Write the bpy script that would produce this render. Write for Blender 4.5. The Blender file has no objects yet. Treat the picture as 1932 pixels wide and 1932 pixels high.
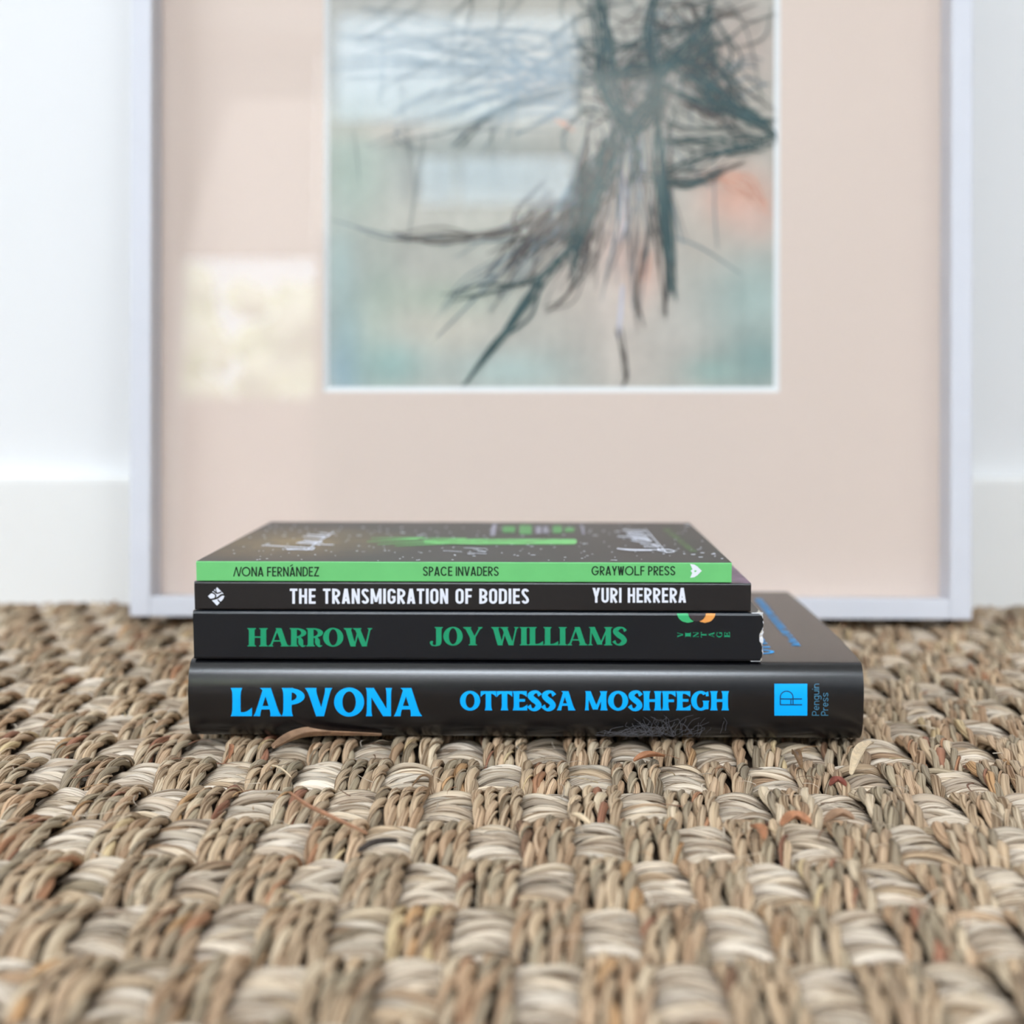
import bpy, bmesh, math, random
import numpy as np
from mathutils import Vector, Matrix
R = math.radians
COL = bpy.context.scene.collection
SC = bpy.context.scene

# ------------------------------------------------------------------ camera
F = 2380.0                                   # focal length in pixels of the 1932 frame
TH = math.atan(247 / F); PSI = math.atan(50 / F * math.cos(TH))
CAM = np.array([0, 0, .126])
cam = bpy.data.cameras.new('camera'); co = bpy.data.objects.new('camera', cam); COL.objects.link(co)
co.location = CAM; co.rotation_euler = (R(90) - TH, 0, PSI)
cam.sensor_width = 36; cam.lens = F / 1932 * 36; cam.clip_start = .01; cam.clip_end = 60
cam.dof.use_dof = True; cam.dof.focus_distance = .424; cam.dof.aperture_fstop = 6.4
SC.camera = co
# ------------------------------------------------------------------ world, lamps, exposure
W = bpy.data.worlds.new('sky'); SC.world = W; W.use_nodes = True
bg = W.node_tree.nodes['Background']; bg.inputs[0].default_value = (.74, .88, 1, 1); bg.inputs[1].default_value = 10.5
def lamp(kind, name, loc, rot, energy, col, sx=1, sy=1, portal=False):
    l = bpy.data.lights.new(name, kind); l.energy = energy; l.color = col
    if kind == 'AREA':
        l.shape = 'RECTANGLE'; l.size = sx; l.size_y = sy
        if portal: l.cycles.is_portal = True
    else: l.angle = R(1)
    o = bpy.data.objects.new(name, l); o.location = loc; o.rotation_euler = rot; COL.objects.link(o); return o
lamp('SUN', 'sun', (0, 0, 5), (R(-38), R(14), 0), 150, (1, .95, .85))
lamp('AREA', 'added_skylight_fill', (-.15, -2.30, 2.50), (0, 0, 0), 185, (.80, .89, 1), 1.7, .6)  # added light in an unseen ceiling slot, shaped for the spine highlight
lamp('AREA', 'added_side_fill', (-2.23, -.8, 1.45), (0, R(-90), 0), 36, (.95, .96, 1), 1.2, 1.7)  # added fill at an unseen opening in the left wall
lamp('AREA', 'added_front_fill', (1.83, -3.05, 1.5), (R(90), 0, 0), 27, (.93, .97, 1), .60, 1.34)  # added fill from behind the camera, set in the added third window
lamp('AREA', 'window_portal', (-.32, -3.2, 2.1), (R(90), 0, 0), 1, (1, 1, 1), .95, .5, True)
lamp('AREA', 'lower_window_portal', (-.2, -3.2, 1.665), (R(90), 0, 0), 1, (1, 1, 1), .69, .235, True)
lamp('AREA', 'door_portal', (-1.05, -3.21, 1.1), (R(90), 0, 0), 1, (1, 1, 1), .5, 2.1, True)
v = SC.view_settings; v.view_transform = 'Standard'; v.look = 'None'; v.exposure = -0.96; v.gamma = 1; v.use_curve_mapping = False
SC.cycles.use_denoising = True
SC.cycles.max_bounces = 8; SC.cycles.diffuse_bounces = 5; SC.cycles.transparent_max_bounces = 12
SC.cycles.sample_clamp_indirect = 6
SC.cycles.caustics_reflective = False; SC.cycles.caustics_refractive = False

# ------------------------------------------------------------------ pixel -> place on a real surface
_fw = np.array([-math.sin(PSI) * math.cos(TH), math.cos(PSI) * math.cos(TH), -math.sin(TH)])
_r = np.array([math.cos(PSI), math.sin(PSI), 0]); _u = np.cross(_r, _fw)
def ray(x, y): return (x - 966) / F * _r - (y - 966) / F * _u + _fw
def atY(x, y, Y): d = ray(x, y); return CAM + d * (Y / d[1])
def atZ(x, y, Z): d = ray(x, y); return CAM + d * ((Z - CAM[2]) / d[2])

# ------------------------------------------------------------------ materials
def rgb(r, g, b):
    f = lambda c: (c / 255 / 12.92) if c / 255 <= .04045 else ((c / 255 + .055) / 1.055) ** 2.4
    return (f(r), f(g), f(b), 1)
class NT:
    def __init__(s, name):
        s.m = bpy.data.materials.new(name); s.m.use_nodes = True; s.t = s.m.node_tree
        s.b = s.t.nodes['Principled BSDF']; s.out = s.t.nodes['Material Output']
    def n(s, kind, **kw):
        nd = s.t.nodes.new(kind)
        for k, val in kw.items():
            if k.startswith('i_'):
                key = k[2:]; key = int(key) if key.isdigit() else key.replace('_', ' ')
                nd.inputs[key].default_value = val
            else: setattr(nd, k, val)
        return nd
    def l(s, a, b): s.t.links.new(a, b)
def mat(name, col, rough=.5, spec=.5, noise=0, scale=200, bump=0, bscale=800):
    a = NT(name); a.b.inputs['Roughness'].default_value = rough; a.b.inputs['Specular IOR Level'].default_value = spec
    tc = a.n('ShaderNodeTexCoord')
    nz = a.n('ShaderNodeTexNoise', i_Scale=scale, i_Detail=4.0); a.l(tc.outputs['Object'], nz.inputs['Vector'])
    rp = a.n('ShaderNodeValToRGB')
    rp.color_ramp.elements[0].position = .3; rp.color_ramp.elements[1].position = .7
    rp.color_ramp.elements[0].color = tuple(c * (1 - noise) for c in col[:3]) + (1,)
    rp.color_ramp.elements[1].color = tuple(min(1, c * (1 + noise)) for c in col[:3]) + (1,)
    a.l(nz.outputs['Fac'], rp.inputs['Fac']); a.l(rp.outputs['Color'], a.b.inputs['Base Color'])
    if bump:
        n2 = a.n('ShaderNodeTexNoise', i_Scale=bscale, i_Detail=3.0); a.l(tc.outputs['Object'], n2.inputs['Vector'])
        bp = a.n('ShaderNodeBump', i_Strength=bump, i_Distance=.0005); a.l(n2.outputs['Fac'], bp.inputs['Height']); a.l(bp.outputs['Normal'], a.b.inputs['Normal'])
    return a.m
M = {}
M['wall'] = mat('white_paint', rgb(234, 233, 232), .8, .3, .02, 3, .15, 120)
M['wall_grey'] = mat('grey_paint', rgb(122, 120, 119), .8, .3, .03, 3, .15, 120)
M['ceiling'] = mat('ceiling_paint', rgb(240, 238, 234), .9, .2, .01, 3)
M['floor'] = mat('grey_oak_floor', rgb(126, 119, 112), .5, .4, .15, 12)
M['white_frame'] = mat('white_frame_lacquer', rgb(208, 208, 214), .45, .5, .02, 40)
M['trim'] = mat('white_trim_paint', rgb(238, 236, 232), .5, .4, .01, 20)
M['mat_board'] = mat('cream_mat_board', rgb(231, 211, 197), .9, .2, .012, 400)
M['bevel'] = mat('white_mat_bevel', rgb(240, 240, 238), .9, .2, .01, 400)
M['ink'] = mat('dark_teal_ink', rgb(62, 86, 86), .8, .2, .25, 60)
M['ink_brown'] = mat('brown_black_ink', rgb(92, 85, 80), .8, .2, .25, 60)
M['ink_thin'] = mat('grey_teal_pencil', rgb(112, 128, 134), .8, .2, .2, 60)
M['ink_white'] = mat('pale_lilac_gouache', rgb(205, 203, 215), .8, .2, .1, 60)
M['ink_orange'] = mat('coral_chalk', rgb(214, 160, 136), .8, .2, .15, 60)
M['jacket'] = mat('matte_black_jacket', rgb(9, 9, 12), .25, .66, .06, 300, .04, 2500)
M['harrow_black'] = mat('blue_black_cover', rgb(11, 15, 22), .32, .5, .08, 300, .08, 2200)
M['trans_black'] = mat('brown_black_cover', rgb(26, 23, 24), .34, .5, .08, 300, .08, 2200)
M['green'] = mat('leaf_green_cover', rgb(108, 194, 116), .45, .45, .03, 120, .05, 2500)
M['purple'] = mat('mauve_cover_art', rgb(120, 92, 116), .4, .5, .55, 90)
M['paper'] = mat('book_paper', rgb(226, 220, 205), .9, .2, .06, 500)
M['torn'] = mat('torn_white_paper', rgb(236, 236, 238), .95, .1, .05, 900, .5, 2500)
M['blue_ink'] = mat('bright_blue_print', rgb(0, 172, 255), .45, .22, .02, 300)
M['green_ink'] = mat('emerald_print', rgb(34, 148, 104), .45, .22, .03, 300)
M['white_ink'] = mat('cool_white_print', rgb(232, 234, 244), .5, .22, .02, 300)
M['black_ink'] = mat('dark_green_black_print', rgb(12, 36, 20), .5, .4, .02, 300)
M['lime'] = mat('spring_green_print', rgb(122, 198, 118), .5, .4, .06, 200)
M['dull_lime'] = mat('olive_green_print', rgb(104, 134, 84), .5, .4, .06, 200)
M['grey_print'] = mat('lilac_grey_print', rgb(150, 146, 158), .5, .4, .02, 300)
M['block_green'] = mat('muted_green_print', rgb(92, 150, 90), .5, .4, .06, 200)
M['orange'] = mat('orange_print', rgb(236, 160, 84), .45, .4, .02, 300)
M['mint'] = mat('mint_print', rgb(60, 176, 112), .45, .4, .02, 300)
M['dark_disc'] = mat('dark_brown_print', rgb(58, 50, 52), .45, .4, .02, 300)
M['cut'] = mat('navy_print', rgb(18, 34, 62), .45, .4, .02, 300)
M['grey_ink'] = mat('steel_blue_print', rgb(70, 130, 160), .45, .4, .02, 300)
M['hair'] = mat('grey_hair', rgb(84, 82, 86), .5, .4, .1, 300)
M['dry_leaf'] = mat('dry_brown_leaf', rgb(150, 118, 92), .6, .3, .25, 300, .5, 900)
M['tan_blade'] = mat('reddish_tan_blade', rgb(158, 112, 82), .55, .35, .2, 400, .4, 1500)
M['straw'] = mat('pale_straw', rgb(214, 192, 160), .55, .35, .15, 400, .4, 1500)
M['orange_chip'] = mat('orange_brown_chaff', rgb(162, 112, 80), .6, .3, .25, 500, .4, 1500)
M['dark_twig'] = mat('dark_twig_bark', rgb(70, 62, 58), .7, .3, .3, 700, .6, 1500)
M['red_chip'] = mat('dark_red_chaff', rgb(120, 62, 48), .6, .3, .25, 500, .4, 1500)
M['seed'] = mat('brown_seed_husk', rgb(124, 96, 68), .5, .4, .25, 600, .4, 1500)
M['backing'] = mat('rug_backing', rgb(62, 50, 40), .95, .1, .3, 300)
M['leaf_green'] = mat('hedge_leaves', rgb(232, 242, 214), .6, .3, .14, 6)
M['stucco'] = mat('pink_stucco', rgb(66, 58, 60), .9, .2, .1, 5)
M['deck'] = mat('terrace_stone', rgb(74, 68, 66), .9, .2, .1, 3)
def glass_mat():
    a = NT('clear_glass'); t = a.n('ShaderNodeBsdfTransparent'); g = a.n('ShaderNodeBsdfGlossy', i_Roughness=.012)
    lw = a.n('ShaderNodeLayerWeight'); lw.inputs[0].default_value = .5; mx = a.n('ShaderNodeMixShader')
    pw = a.n('ShaderNodeMath', operation='POWER', i_1=5.0); a.l(lw.outputs['Facing'], pw.inputs[0])
    fr = a.n('ShaderNodeMath', operation='MULTIPLY_ADD', i_1=.96, i_2=.04); a.l(pw.outputs[0], fr.inputs[0])
    a.l(fr.outputs[0], mx.inputs[0]); a.l(t.outputs[0], mx.inputs[1]); a.l(g.outputs[0], mx.inputs[2]); a.l(mx.outputs[0], a.out.inputs[0]); return a.m
M['glass'] = glass_mat()
def sheer_mat():
    a = NT('dimming_grey_blind'); d = a.n('ShaderNodeBsdfDiffuse'); d.inputs[0].default_value = rgb(128, 126, 130)  # grey chosen to dim what the picture glass mirrors
    t = a.n('ShaderNodeBsdfTranslucent'); t.inputs[0].default_value = rgb(62, 62, 66); mx = a.n('ShaderNodeMixShader'); mx.inputs[0].default_value = .6
    a.l(d.outputs[0], mx.inputs[1]); a.l(t.outputs[0], mx.inputs[2]); a.l(mx.outputs[0], a.out.inputs[0]); return a.m
M['sheer'] = sheer_mat()
def vcol_mat(name, rough=.8, spec=.2):
    a = NT(name); at = a.n('ShaderNodeAttribute', attribute_name='Col'); a.l(at.outputs['Color'], a.b.inputs['Base Color'])
    a.b.inputs['Roughness'].default_value = rough; a.b.inputs['Specular IOR Level'].default_value = spec; return a
M['print'] = vcol_mat('painted_paper', .9, .15).m
def rug_mat():
    a = vcol_mat('seagrass_fibre', .62, .25)
    col = [n for n in a.t.nodes if n.bl_idname == 'ShaderNodeAttribute'][0]
    fb = a.n('ShaderNodeAttribute', attribute_name='fib')
    mp = a.n('ShaderNodeMapping', i_Scale=(120, 9, 9)); a.l(fb.outputs['Vector'], mp.inputs['Vector'])
    nz = a.n('ShaderNodeTexNoise', i_Scale=1.0, i_Detail=3.0, i_Roughness=.6); a.l(mp.outputs[0], nz.inputs['Vector'])
    mp2 = a.n('ShaderNodeMapping', i_Scale=(260, 2.2, 2.2)); a.l(fb.outputs['Vector'], mp2.inputs['Vector'])
    nz2 = a.n('ShaderNodeTexNoise', i_Scale=1.0, i_Detail=2.0); a.l(mp2.outputs[0], nz2.inputs['Vector'])
    rp = a.n('ShaderNodeValToRGB'); e = rp.color_ramp.elements
    e[0].position = .37; e[0].color = (.36, .29, .23, 1); e[1].position = .50; e[1].color = (1, 1, 1, 1)
    x = e.new(.72); x.color = (1.12, 1.1, 1.06, 1)
    a.l(nz.outputs['Fac'], rp.inputs['Fac'])
    rp2 = a.n('ShaderNodeValToRGB'); e = rp2.color_ramp.elements
    e[0].position = .3; e[0].color = (.8, .76, .7, 1); e[1].position = .65; e[1].color = (1.08, 1.08, 1.08, 1)
    a.l(nz2.outputs['Fac'], rp2.inputs['Fac'])
    m1 = a.n('ShaderNodeMixRGB', blend_type='MULTIPLY', i_0=1.0); a.l(col.outputs['Color'], m1.inputs[1]); a.l(rp.outputs[0], m1.inputs[2])
    m2 = a.n('ShaderNodeMixRGB', blend_type='MULTIPLY', i_0=1.0); a.l(m1.outputs[0], m2.inputs[1]); a.l(rp2.outputs[0], m2.inputs[2])
    a.l(m2.outputs[0], a.b.inputs['Base Color'])
    bp = a.n('ShaderNodeBump', i_Strength=.55, i_Distance=.0004); a.l(nz.outputs['Fac'], bp.inputs['Height']); a.l(bp.outputs['Normal'], a.b.inputs['Normal'])
    return a.m
M['rug'] = rug_mat()
def cover_space():
    """dark brown-black cover with a soft dusting of gold specks towards its head"""
    a = NT('dark_starry_cover'); a.b.inputs['Roughness'].default_value = .42; a.b.inputs['Specular IOR Level'].default_value = .5
    tc = a.n('ShaderNodeTexCoord'); sx = a.n('ShaderNodeSeparateXYZ'); a.l(tc.outputs['Object'], sx.inputs[0])
    nz = a.n('ShaderNodeTexNoise', i_Scale=55.0, i_Detail=3.0); a.l(tc.outputs['Object'], nz.inputs['Vector'])
    dist = a.n('ShaderNodeVectorMath', operation='DISTANCE', i_1=(.026, .055, .0)); sc = a.n('ShaderNodeVectorMath', operation='MULTIPLY', i_1=(1, 1, 0))
    a.l(tc.outputs['Object'], sc.inputs[0]); a.l(sc.outputs[0], dist.inputs[0])
    mr = a.n('ShaderNodeMapRange', i_1=.055, i_2=.005, i_3=0., i_4=1.); a.l(dist.outputs['Value'], mr.inputs[0])
    ml = a.n('ShaderNodeMath', operation='MULTIPLY'); a.l(mr.outputs[0], ml.inputs[0]); a.l(nz.outputs['Fac'], ml.inputs[1])
    n2 = a.n('ShaderNodeTexNoise', i_Scale=900., i_Detail=2.0); a.l(tc.outputs['Object'], n2.inputs['Vector'])
    m3 = a.n('ShaderNodeMath', operation='MULTIPLY'); a.l(ml.outputs[0], m3.inputs[0]); a.l(n2.outputs['Fac'], m3.inputs[1])
    m4 = a.n('ShaderNodeMath', operation='MULTIPLY', i_1=2.2, use_clamp=True); a.l(m3.outputs[0], m4.inputs[0])
    mx = a.n('ShaderNodeMixRGB', i_1=rgb(44, 38, 36), i_2=rgb(140, 118, 74)); a.l(m4.outputs[0], mx.inputs[0]); a.l(mx.outputs[0], a.b.inputs['Base Color'])
    return a.m
M['space'] = cover_space()

# ------------------------------------------------------------------ helpers
def link(name, me, m, parent=None, smooth=False):
    o = bpy.data.objects.new(name, me); COL.objects.link(o)
    for x in (m if isinstance(m, (list, tuple)) else [m]): me.materials.append(x)
    if smooth: me.polygons.foreach_set('use_smooth', [True] * len(me.polygons))
    if parent is not None: o.parent = parent
    return o
def raw(name, vs, fs, m, parent=None, smooth=False, mi=None):
    me = bpy.data.meshes.new(name); me.from_pydata([tuple(map(float, p)) for p in vs], [], fs); me.update()
    o = link(name, me, m, parent, smooth)
    if mi: me.polygons.foreach_set('material_index', mi)
    return o
def thing(name, label, cat, loc=(0, 0, 0), rot=(0, 0, 0), group=None):
    o = bpy.data.objects.new(name, None); COL.objects.link(o); o.location = loc; o.rotation_euler = rot; o.empty_display_size = .02
    return tag(o, label, cat, group)
def tag(o, label, cat, group=None, kind=None):
    o['label'] = label; o['category'] = cat
    if group: o['group'] = group
    if kind: o['kind'] = kind
    return o
def boxes(name, lst, m, parent=None, bevel=0, kind=None):
    bm = bmesh.new()
    for (x0, x1, y0, y1, z0, z1) in lst:
        g = bmesh.ops.create_cube(bm, size=1)['verts']
        for q in g: q.co = Vector(((x0 + x1) / 2 + q.co.x * (x1 - x0), (y0 + y1) / 2 + q.co.y * (y1 - y0), (z0 + z1) / 2 + q.co.z * (z1 - z0)))
    if bevel: bmesh.ops.bevel(bm, geom=bm.edges[:], offset=bevel, segments=2, affect='EDGES', profile=.6)
    me = bpy.data.meshes.new(name); bm.to_mesh(me); bm.free()
    o = link(name, me, m, parent)
    if kind: o['kind'] = kind
    return o
S = 'structure'

GZ = -.0029                                   # height of the woven surface everything stands on
GS = (CAM[2] - GZ) / CAM[2]
FRD, FRT = .028, .5562                       # depth and height of the leaning frame
FZ = GZ + FRD * math.sin(TH) + .0001; FY = atZ(978, 1166, FZ)[1]
# ------------------------------------------------------------------ the room
XL, XR, YB, YF, ZC, ZF = -2.2, 2.2, FY + FRD * math.cos(TH) + FRT * math.sin(TH) + .0002, -3.0, 2.5, GZ - .0105
boxes('floor', [(XL, XR, YF, YB, ZF - .1, ZF)], M['floor'], kind=S)
boxes('wall_back', [(XL - .2, XR + .2, YB, YB + .15, ZF - .1, ZC + .2)], M['wall'], kind=S)
boxes('wall_right', [(XR, XR + .2, YF - .2, YB, ZF - .1, ZC + .2)], M['wall'], kind=S)
boxes('wall_left', [(XL - .2, XL, YF - .2, -1.65, ZF - .1, ZC + .2), (XL - .2, XL, .05, YB, ZF - .1, ZC + .2), (XL - .2, XL, -1.65, .05, ZF - .1, .85), (XL - .2, XL, -1.65, .05, 2.05, ZC + .2)], M['wall'], kind=S)
y0, y1 = YF - .2, YF; zb, zt = ZF - .1, ZC + .2
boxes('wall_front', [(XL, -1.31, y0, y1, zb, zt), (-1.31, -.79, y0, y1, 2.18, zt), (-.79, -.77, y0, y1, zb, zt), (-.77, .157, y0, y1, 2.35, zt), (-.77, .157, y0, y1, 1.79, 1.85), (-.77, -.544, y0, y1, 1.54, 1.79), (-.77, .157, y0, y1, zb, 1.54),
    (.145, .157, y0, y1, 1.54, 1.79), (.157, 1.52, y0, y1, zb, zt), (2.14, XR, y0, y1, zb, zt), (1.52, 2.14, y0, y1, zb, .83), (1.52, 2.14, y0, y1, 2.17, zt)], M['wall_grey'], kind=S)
boxes('ceiling', [(XL - .2, XR + .2, YF - .2, -2.62, ZC, ZC + .2), (XL - .2, XR + .2, -1.98, YB, ZC, ZC + .2), (XL - .2, -1.0, -2.62, -1.98, ZC, ZC + .2), (.7, XR + .2, -2.62, -1.98, ZC, ZC + .2)], M['ceiling'], kind=S)
boxes('baseboard_back', [(XL, XR, YB - .012, YB, ZF, .07)], M['trim'], bevel=.003, kind=S)
def window(n, x0, x1, z0, z1, bars):
    fr = .022; y = YF - .1
    l = [(x0, x0 + fr, y - .03, y + .03, z0, z1), (x1 - fr, x1, y - .03, y + .03, z0, z1), (x0 + fr, x1 - fr, y - .03, y + .03, z0, z0 + fr), (x0 + fr, x1 - fr, y - .03, y + .03, z1 - fr, z1)]
    for b in bars: l.append((b - .008, b + .008, y - .015, y + .015, z0 + fr, z1 - fr))
    w = boxes('window_%d' % n, l, M['trim'], kind=S)
    boxes('window_pane', [(x0 + fr, x1 - fr, y - .003, y + .003, z0 + fr, z1 - fr)], M['glass'], w)
    return w
window(1, -.77, .157, 1.85, 2.35, [])
w2 = window(2, -.544, .145, 1.54, 1.79, [-.30])
boxes('window_blind', [(-.52, .122, YF - .05, YF - .046, 1.73, 1.788), (-.52, -.43, YF - .05, YF - .046, 1.54, 1.73)], M['sheer'], w2)
window(3, 1.52, 2.14, .83, 2.17, [1.83])  # unseen window, added to give the front fill an opening
dy = y0 + .06
d = boxes('door_1', [(-1.31, -1.295, dy, dy + .06, ZF, 2.18), (-.805, -.79, dy, dy + .06, ZF, 2.18), (-1.295, -.805, dy, dy + .06, 2.16, 2.18), (-1.295, -.805, dy, dy + .06, ZF, .10)], M['trim'], kind=S)
boxes('door_pane', [(-1.295, -.805, dy + .027, dy + .033, .10, 2.16)], M['glass'], d)
boxes('added_door_blind', [(-1.295, -.805, dy + .08, dy + .084, 1.36, 2.16)], M['sheer'], d)  # added blind, darkened to dim the door's reflection in the picture glass
# what stands outside the glazed door: terrace, low wall, hedge
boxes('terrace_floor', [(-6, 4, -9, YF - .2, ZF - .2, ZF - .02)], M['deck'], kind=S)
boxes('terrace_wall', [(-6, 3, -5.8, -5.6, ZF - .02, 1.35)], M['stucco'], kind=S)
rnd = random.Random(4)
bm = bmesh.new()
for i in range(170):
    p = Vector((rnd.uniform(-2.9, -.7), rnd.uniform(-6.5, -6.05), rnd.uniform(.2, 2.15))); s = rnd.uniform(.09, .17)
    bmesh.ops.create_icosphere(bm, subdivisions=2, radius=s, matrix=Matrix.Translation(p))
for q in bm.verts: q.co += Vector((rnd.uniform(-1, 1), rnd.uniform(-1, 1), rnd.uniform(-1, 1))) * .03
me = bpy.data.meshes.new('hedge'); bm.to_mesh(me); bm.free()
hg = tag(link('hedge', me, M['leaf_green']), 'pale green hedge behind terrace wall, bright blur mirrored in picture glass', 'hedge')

# ------------------------------------------------------------------ the framed picture leaning on the wall
pf = thing('framed_picture', 'large white framed abstract tree drawing under glass leaning on wall', 'framed picture', (0, FY, FZ), (-TH, 0, 0))
pn = np.array([0, -math.cos(TH), math.sin(TH)]); pu = np.array([0, math.sin(TH), math.cos(TH)]); P0 = np.array([0, FY, FZ])
def onpic(x, y, depth=0.0):                       # local x and height on the picture plane, depth behind its front
    dd = ray(x, y); t = np.dot(P0 - pn * depth - CAM, pn) / np.dot(dd, pn); p = CAM + dd * t
    return p[0], float(np.dot(p - P0, pu))
IL, IR, IB, IT, RW = -.2085, .219, .0108, .545, .0112     # inside edges of the frame, rail width
FD = .016
# local axes of the Empty: x right, y away from the viewer, z up along the leaning plane
boxes('frame_rail', [(IL - RW, IL, 0, .028, 0, IT + RW)], M['white_frame'], pf, .0009)
boxes('frame_rail', [(IR, IR + RW, 0, .028, 0, IT + RW)], M['white_frame'], pf, .0009)
boxes('frame_rail', [(IL, IR, 0, .028, 0, IB)], M['white_frame'], pf, .0009)
boxes('frame_rail', [(IL, IR, 0, .028, IT, IT + RW)], M['white_frame'], pf, .0009)
boxes('backing_board', [(IL, IR, .0255, .028, IB, IT)], M['backing'], pf)
boxes('glass_pane', [(IL, IR, .0050, .0070, IB, IT)], M['glass'], pf)
D = .0215
a0 = onpic(621, 730, D); a1 = onpic(1459, 730, D)
px0, px1, pz0, pz1 = a0[0], a1[0], a0[1], .46
def mat_board(y, x0, x1, z0, z1, name, m, yb, bx):
    vs = []; fs = []
    A = [(IL, IB), (IR, IB), (IR, IT), (IL, IT)]; B = [(x0, z0), (x1, z0), (x1, z1), (x0, z1)]; Cc = [(x0 + bx, z0 + bx), (x1 - bx, z0 + bx), (x1 - bx, z1 - bx), (x0 + bx, z1 - bx)]
    vs = [(p[0], y, p[1]) for p in A] + [(p[0], y, p[1]) for p in B] + [(p[0], yb, p[1]) for p in Cc]
    return vs
bw = .0030
vs = mat_board(.0195, px0 - bw, px1 + bw, pz0 - bw, pz1 + bw, '', None, D, bw)
n4 = range(4)
raw('mat_board', vs[:8] + [(p[0], D, p[2]) for p in vs[:8]], [(i, (i + 1) % 4, 4 + (i + 1) % 4, 4 + i) for i in n4] + [(8 + i, 12 + i, 12 + (i + 1) % 4, 8 + (i + 1) % 4) for i in n4] + [(i, 8 + i, 8 + (i + 1) % 4, (i + 1) % 4) for i in n4], M['mat_board'], pf)
raw('mat_bevel', vs[4:], [(i, (i + 1) % 4, 4 + (i + 1) % 4, 4 + i) for i in n4], M['bevel'], pf)
# painted sheet: washes of pigment laid on a grid
NX, NZ = 150, 190
rng = np.random.default_rng(7)
gx, gz = np.meshgrid(np.linspace(0, 1, NX), np.linspace(0, 1, NZ))
X = px0 - .004 + gx * (px1 - px0 + .008); Z = pz0 - .004 + gz * (pz1 - pz0 + .008)
lin = lambda c: np.array(rgb(*c)[:3])
cols = np.ones((NZ, NX, 3)) * lin((180, 176, 164))
# (pixel x, y, radius x, radius y, colour, strength)
washes = [(720, 130, 150, 110, (186, 194, 196), .8), (850, 230, 160, 90, (172, 182, 176), .7), (900, 335, 170, 50, (140, 152, 150), .75), (680, 270, 80, 30, (160, 172, 164), .6), (700, 250, 90, 25, (205, 178, 160), .6), (1000, 150, 60, 40, (206, 182, 166), .5),
 (1390, 100, 90, 90, (186, 164, 150), .9), (1250, 170, 110, 110, (150, 146, 136), .6), (1400, 240, 80, 80, (176, 166, 150), .7), (1390, 380, 70, 60, (222, 166, 142), .95), (1430, 420, 40, 40, (216, 178, 160), .7),
 (660, 330, 70, 110, (146, 168, 154), .9), (640, 500, 30, 90, (172, 192, 186), .8), (660, 640, 45, 110, (150, 180, 180), .95), (650, 700, 30, 50, (148, 176, 188), .9), (720, 600, 45, 110, (164, 184, 168), .8),
 (900, 450, 130, 60, (176, 178, 164), .7), (830, 620, 110, 60, (204, 196, 178), .9), (840, 560, 120, 35, (172, 184, 164), .8), (740, 690, 70, 45, (152, 186, 178), .9), (960, 700, 120, 40, (178, 196, 188), .95),
 (1080, 520, 60, 80, (206, 188, 172), .7), (1170, 470, 45, 90, (214, 178, 162), .8), (1170, 590, 60, 80, (212, 196, 182), .8), (1220, 520, 35, 60, (214, 172, 152), .9), (1280, 620, 70, 90, (196, 188, 176), .8),
 (1420, 560, 90, 80, (160, 182, 174), .9), (1430, 680, 70, 60, (132, 162, 156), .95), (1350, 700, 60, 30, (148, 176, 166), .9), (1320, 450, 70, 60, (196, 184, 168), .6), (1180, 690, 60, 50, (206, 192, 178), .7)]
for (wx, wy, rx, ry, c, s) in washes:
    cx, cz = onpic(wx, wy, D); k = abs(onpic(wx + 100, wy, D)[0] - cx) / 100
    q = ((X - cx) / (rx * k)) ** 2 + ((Z - cz) / (ry * k)) ** 2
    wgt = (s * np.exp(-q * .9))[..., None]; cols = cols * (1 - wgt) + lin(c) * wgt
def smooth_noise(nx, nz):
    g = rng.random((nz + 2, nx + 2)); fx = gx * nx; fz = gz * nz; ix = np.minimum(fx.astype(int), nx - 1); iz = np.minimum(fz.astype(int), nz - 1); tx = fx - ix; tz = fz - iz
    return (g[iz, ix] * (1 - tx) + g[iz, ix + 1] * tx) * (1 - tz) + (g[iz + 1, ix] * (1 - tx) + g[iz + 1, ix + 1] * tx) * tz
cols *= 1.1 * (1 + .12 * (smooth_noise(60, 14) - .5) + .16 * (smooth_noise(16, 30) - .5) + .10 * (smooth_noise(90, 110) - .5))[..., None]
cols = cols * .84 + cols.mean(2, keepdims=True) * np.array([.168, .16, .152])
vs = np.stack([X, np.full_like(X, D), Z], -1).reshape(-1, 3)
idx = np.arange(NX * NZ).reshape(NZ, NX); fs = np.stack([idx[:-1, :-1], idx[:-1, 1:], idx[1:, 1:], idx[1:, :-1]], -1).reshape(-1, 4).tolist()
pr = raw('painted_sheet', vs, fs, M['print'], pf)
ca = pr.data.color_attributes.new('Col', 'FLOAT_COLOR', 'POINT'); ca.data.foreach_set('color', np.concatenate([np.clip(cols.reshape(-1, 3), 0, 1), np.ones((NX * NZ, 1))], 1).ravel().astype(np.float32))

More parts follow.
